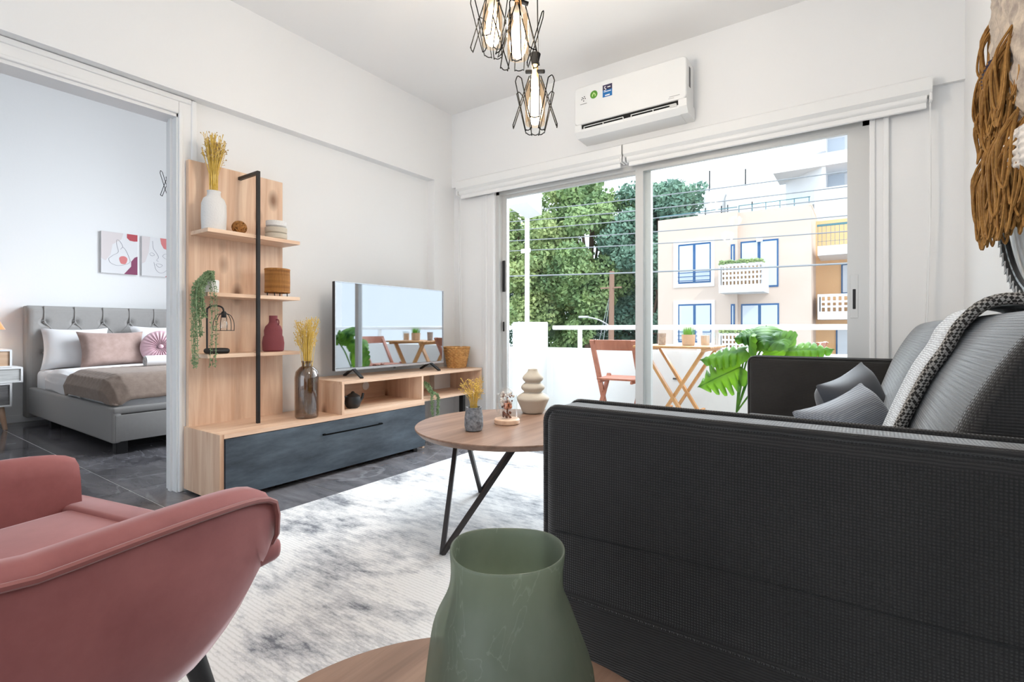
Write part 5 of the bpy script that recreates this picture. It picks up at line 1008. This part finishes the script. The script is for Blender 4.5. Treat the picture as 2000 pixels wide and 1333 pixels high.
# trees
def tree(label, base, h_, rx, rz, zc, m_, n=9000, ls=0.3):
    t = thing('street_tree', label, 'tree', base, 0, 'street trees beyond the balcony'); bx_, by_, bz_ = base
    lean = random.uniform(-0.6, 0.6)
    B().tube(smoothpath([(bx_, by_, bz_), (bx_ + lean * 0.3, by_, bz_ + h_ * 0.3), (bx_ + lean, by_, bz_ + h_ * 0.75)], 5), 0.2, 8, rs=[0.30 - 0.02 * i for i in range(11)]).obj('trunk', 'bark', t, True)
    lb = B(); cl = []
    for k in range(46):
        a = random.uniform(0, 2 * PI); w_ = random.uniform(-1, 1); q = random.uniform(0.45, 0.98); cl.append(Vector((bx_ + rx * q * math.cos(a) * math.sqrt(1 - w_ * w_), by_ + rx * 0.8 * q * math.sin(a) * math.sqrt(1 - w_ * w_), zc + rz * q * w_)))
    bb_ = B()
    for k, c_ in enumerate(cl[:14]): bb_.tube(smoothpath([(bx_ + lean * 0.6, by_, bz_ + h_ * random.uniform(0.4, 0.7)), tuple(Vector((bx_, by_, c_.z - 1)).lerp(c_, 0.5)), tuple(c_)], 4), 0.08, 5, rs=[0.12 - 0.011 * i for i in range(9)])
    bb_.obj('branch', 'bark', t, True)
    vs, fs = [], []
    for k in range(int(n * 1.8)):
        c_ = random.choice(cl); d = Vector((random.gauss(0, 1), random.gauss(0, 1), random.gauss(0, 1))).normalized() * (rx * 0.30 * random.random() ** 0.4); p = c_ + Vector((d.x, d.y, d.z * 0.8))
        a = Vector((random.gauss(0, 1), random.gauss(0, 1), random.gauss(0, 1))).normalized(); w_ = a.orthogonal().normalized(); s_ = ls * random.uniform(0.5, 1.2); i = len(vs)
        vs += [p - a * s_ * 0.5, p + w_ * s_ * 0.3, p + a * s_ * 0.5, p - w_ * s_ * 0.3]; fs.append((i, i + 1, i + 2, i + 3))
    me = bpy.data.meshes.new('crown'); me.from_pydata([tuple(v_ - Vector(base)) for v_ in vs], [], fs); me.update(); me.materials.append(M[m_]); o = bpy.data.objects.new('crown', me); COL.objects.link(o); o.parent = t; o['kind'] = 'stuff'
tree('tall bluish-green tree just left of the peach building', (-9.6, 28.5, GZ), 12, 3.3, 5.4, 4.9, 'green_crown_b', 15000)
tree('tall light green tree in the middle of the left door panel', (-13.8, 27.5, GZ), 12, 3.4, 5.6, 5.2, 'green_crown', 14000)
tree('yellow-green tree behind the drainpipe at the far left', (-17.4, 27.0, GZ), 12, 3.6, 5.6, 5.0, 'green_crown_c', 13000)
tree('dark green tree at the left edge of the door glass', (-21.4, 29, GZ), 12, 3.6, 5.4, 4.8, 'green_crown_b', 9000)
tree('low dark green tree behind the utility pole', (-11.6, 31, GZ), 8, 3.4, 3.8, 1.0, 'green_crown_b', 10000)
tree('low bushy green tree above the balcony parapet', (-16.2, 31, GZ), 7, 4.2, 3.6, 0.6, 'green_crown', 10000)
# utility pole and overhead cables
t = thing('utility_pole', 'leaning wooden utility pole with a street lamp arm', 'pole', (-8.38, 19, GZ))
B().tube([(-8.42, 19, GZ), (-8.33, 19, 3.22)], 0.12, 10, rs=[0.15, 0.10]).obj('pole', 'pole_wood', t, True)
B().bar((-8.8, 18.95, 2.55), (-7.9, 18.95, 2.55), 0.05, 0.06).obj('crossarm', 'pole_wood', t)
B().tube(smoothpath([(-8.35, 19, 0.95), (-8.8, 18.8, 1.25), (-9.3, 18.6, 1.38)], 4), 0.03, 6).obj('lamp_arm', 'aluminium', t, True)
B().rbox((-9.6, 18.5, 1.33), (-9.2, 18.7, 1.42), 0.03, 2).obj('lamp_head', 'aluminium', t, True)
for dx in (-0.5, -0.85): B().bar((-8.34, 19, 2.6), (-8.4 + dx, 18.6, -1.8), 0.02, 0.02).obj('guy_wire', 'cable', t)
wires = [((-14, 5.65), (-9.754, 5.355), (-6.18, 5.202), (-0.308, 5.06), (6, 4.95)), ((-14, 5.25), (-11.403, 5.068), (-6.18, 4.804), (-0.308, 4.66), (6, 4.6)), ((-14, 4.9), (-11.403, 4.727), (-6.18, 4.498), (-0.308, 4.36), (6, 4.25)), ((-14, 4.46), (-11.403, 4.316), (-6.18, 4.057), (-0.308, 3.89), (6, 3.8)), ((-14, 4.08), (-11.403, 3.926), (-6.18, 3.671), (-0.308, 3.47), (6, 3.4)), ((-14, 3.05), (-11.403, 2.944), (-6.18, 2.754), (-0.308, 2.62), (6, 2.6))]
names = ['topmost overhead cable crossing the street', 'second overhead cable from the top', 'third overhead cable from the top', 'fourth overhead cable from the top', 'fifth overhead cable from the top', 'thick lowest overhead cable running in front of the lattice balcony']
for w_, nm in zip(wires, names):
    tag(B().tube(smoothpath([(x, 16, z) for x, z in w_], 4), 0.017 if nm[0:5] != 'thick' else 0.026, 5).obj('overhead_cable', 'cable'), nm, 'cable', 'overhead street cables')
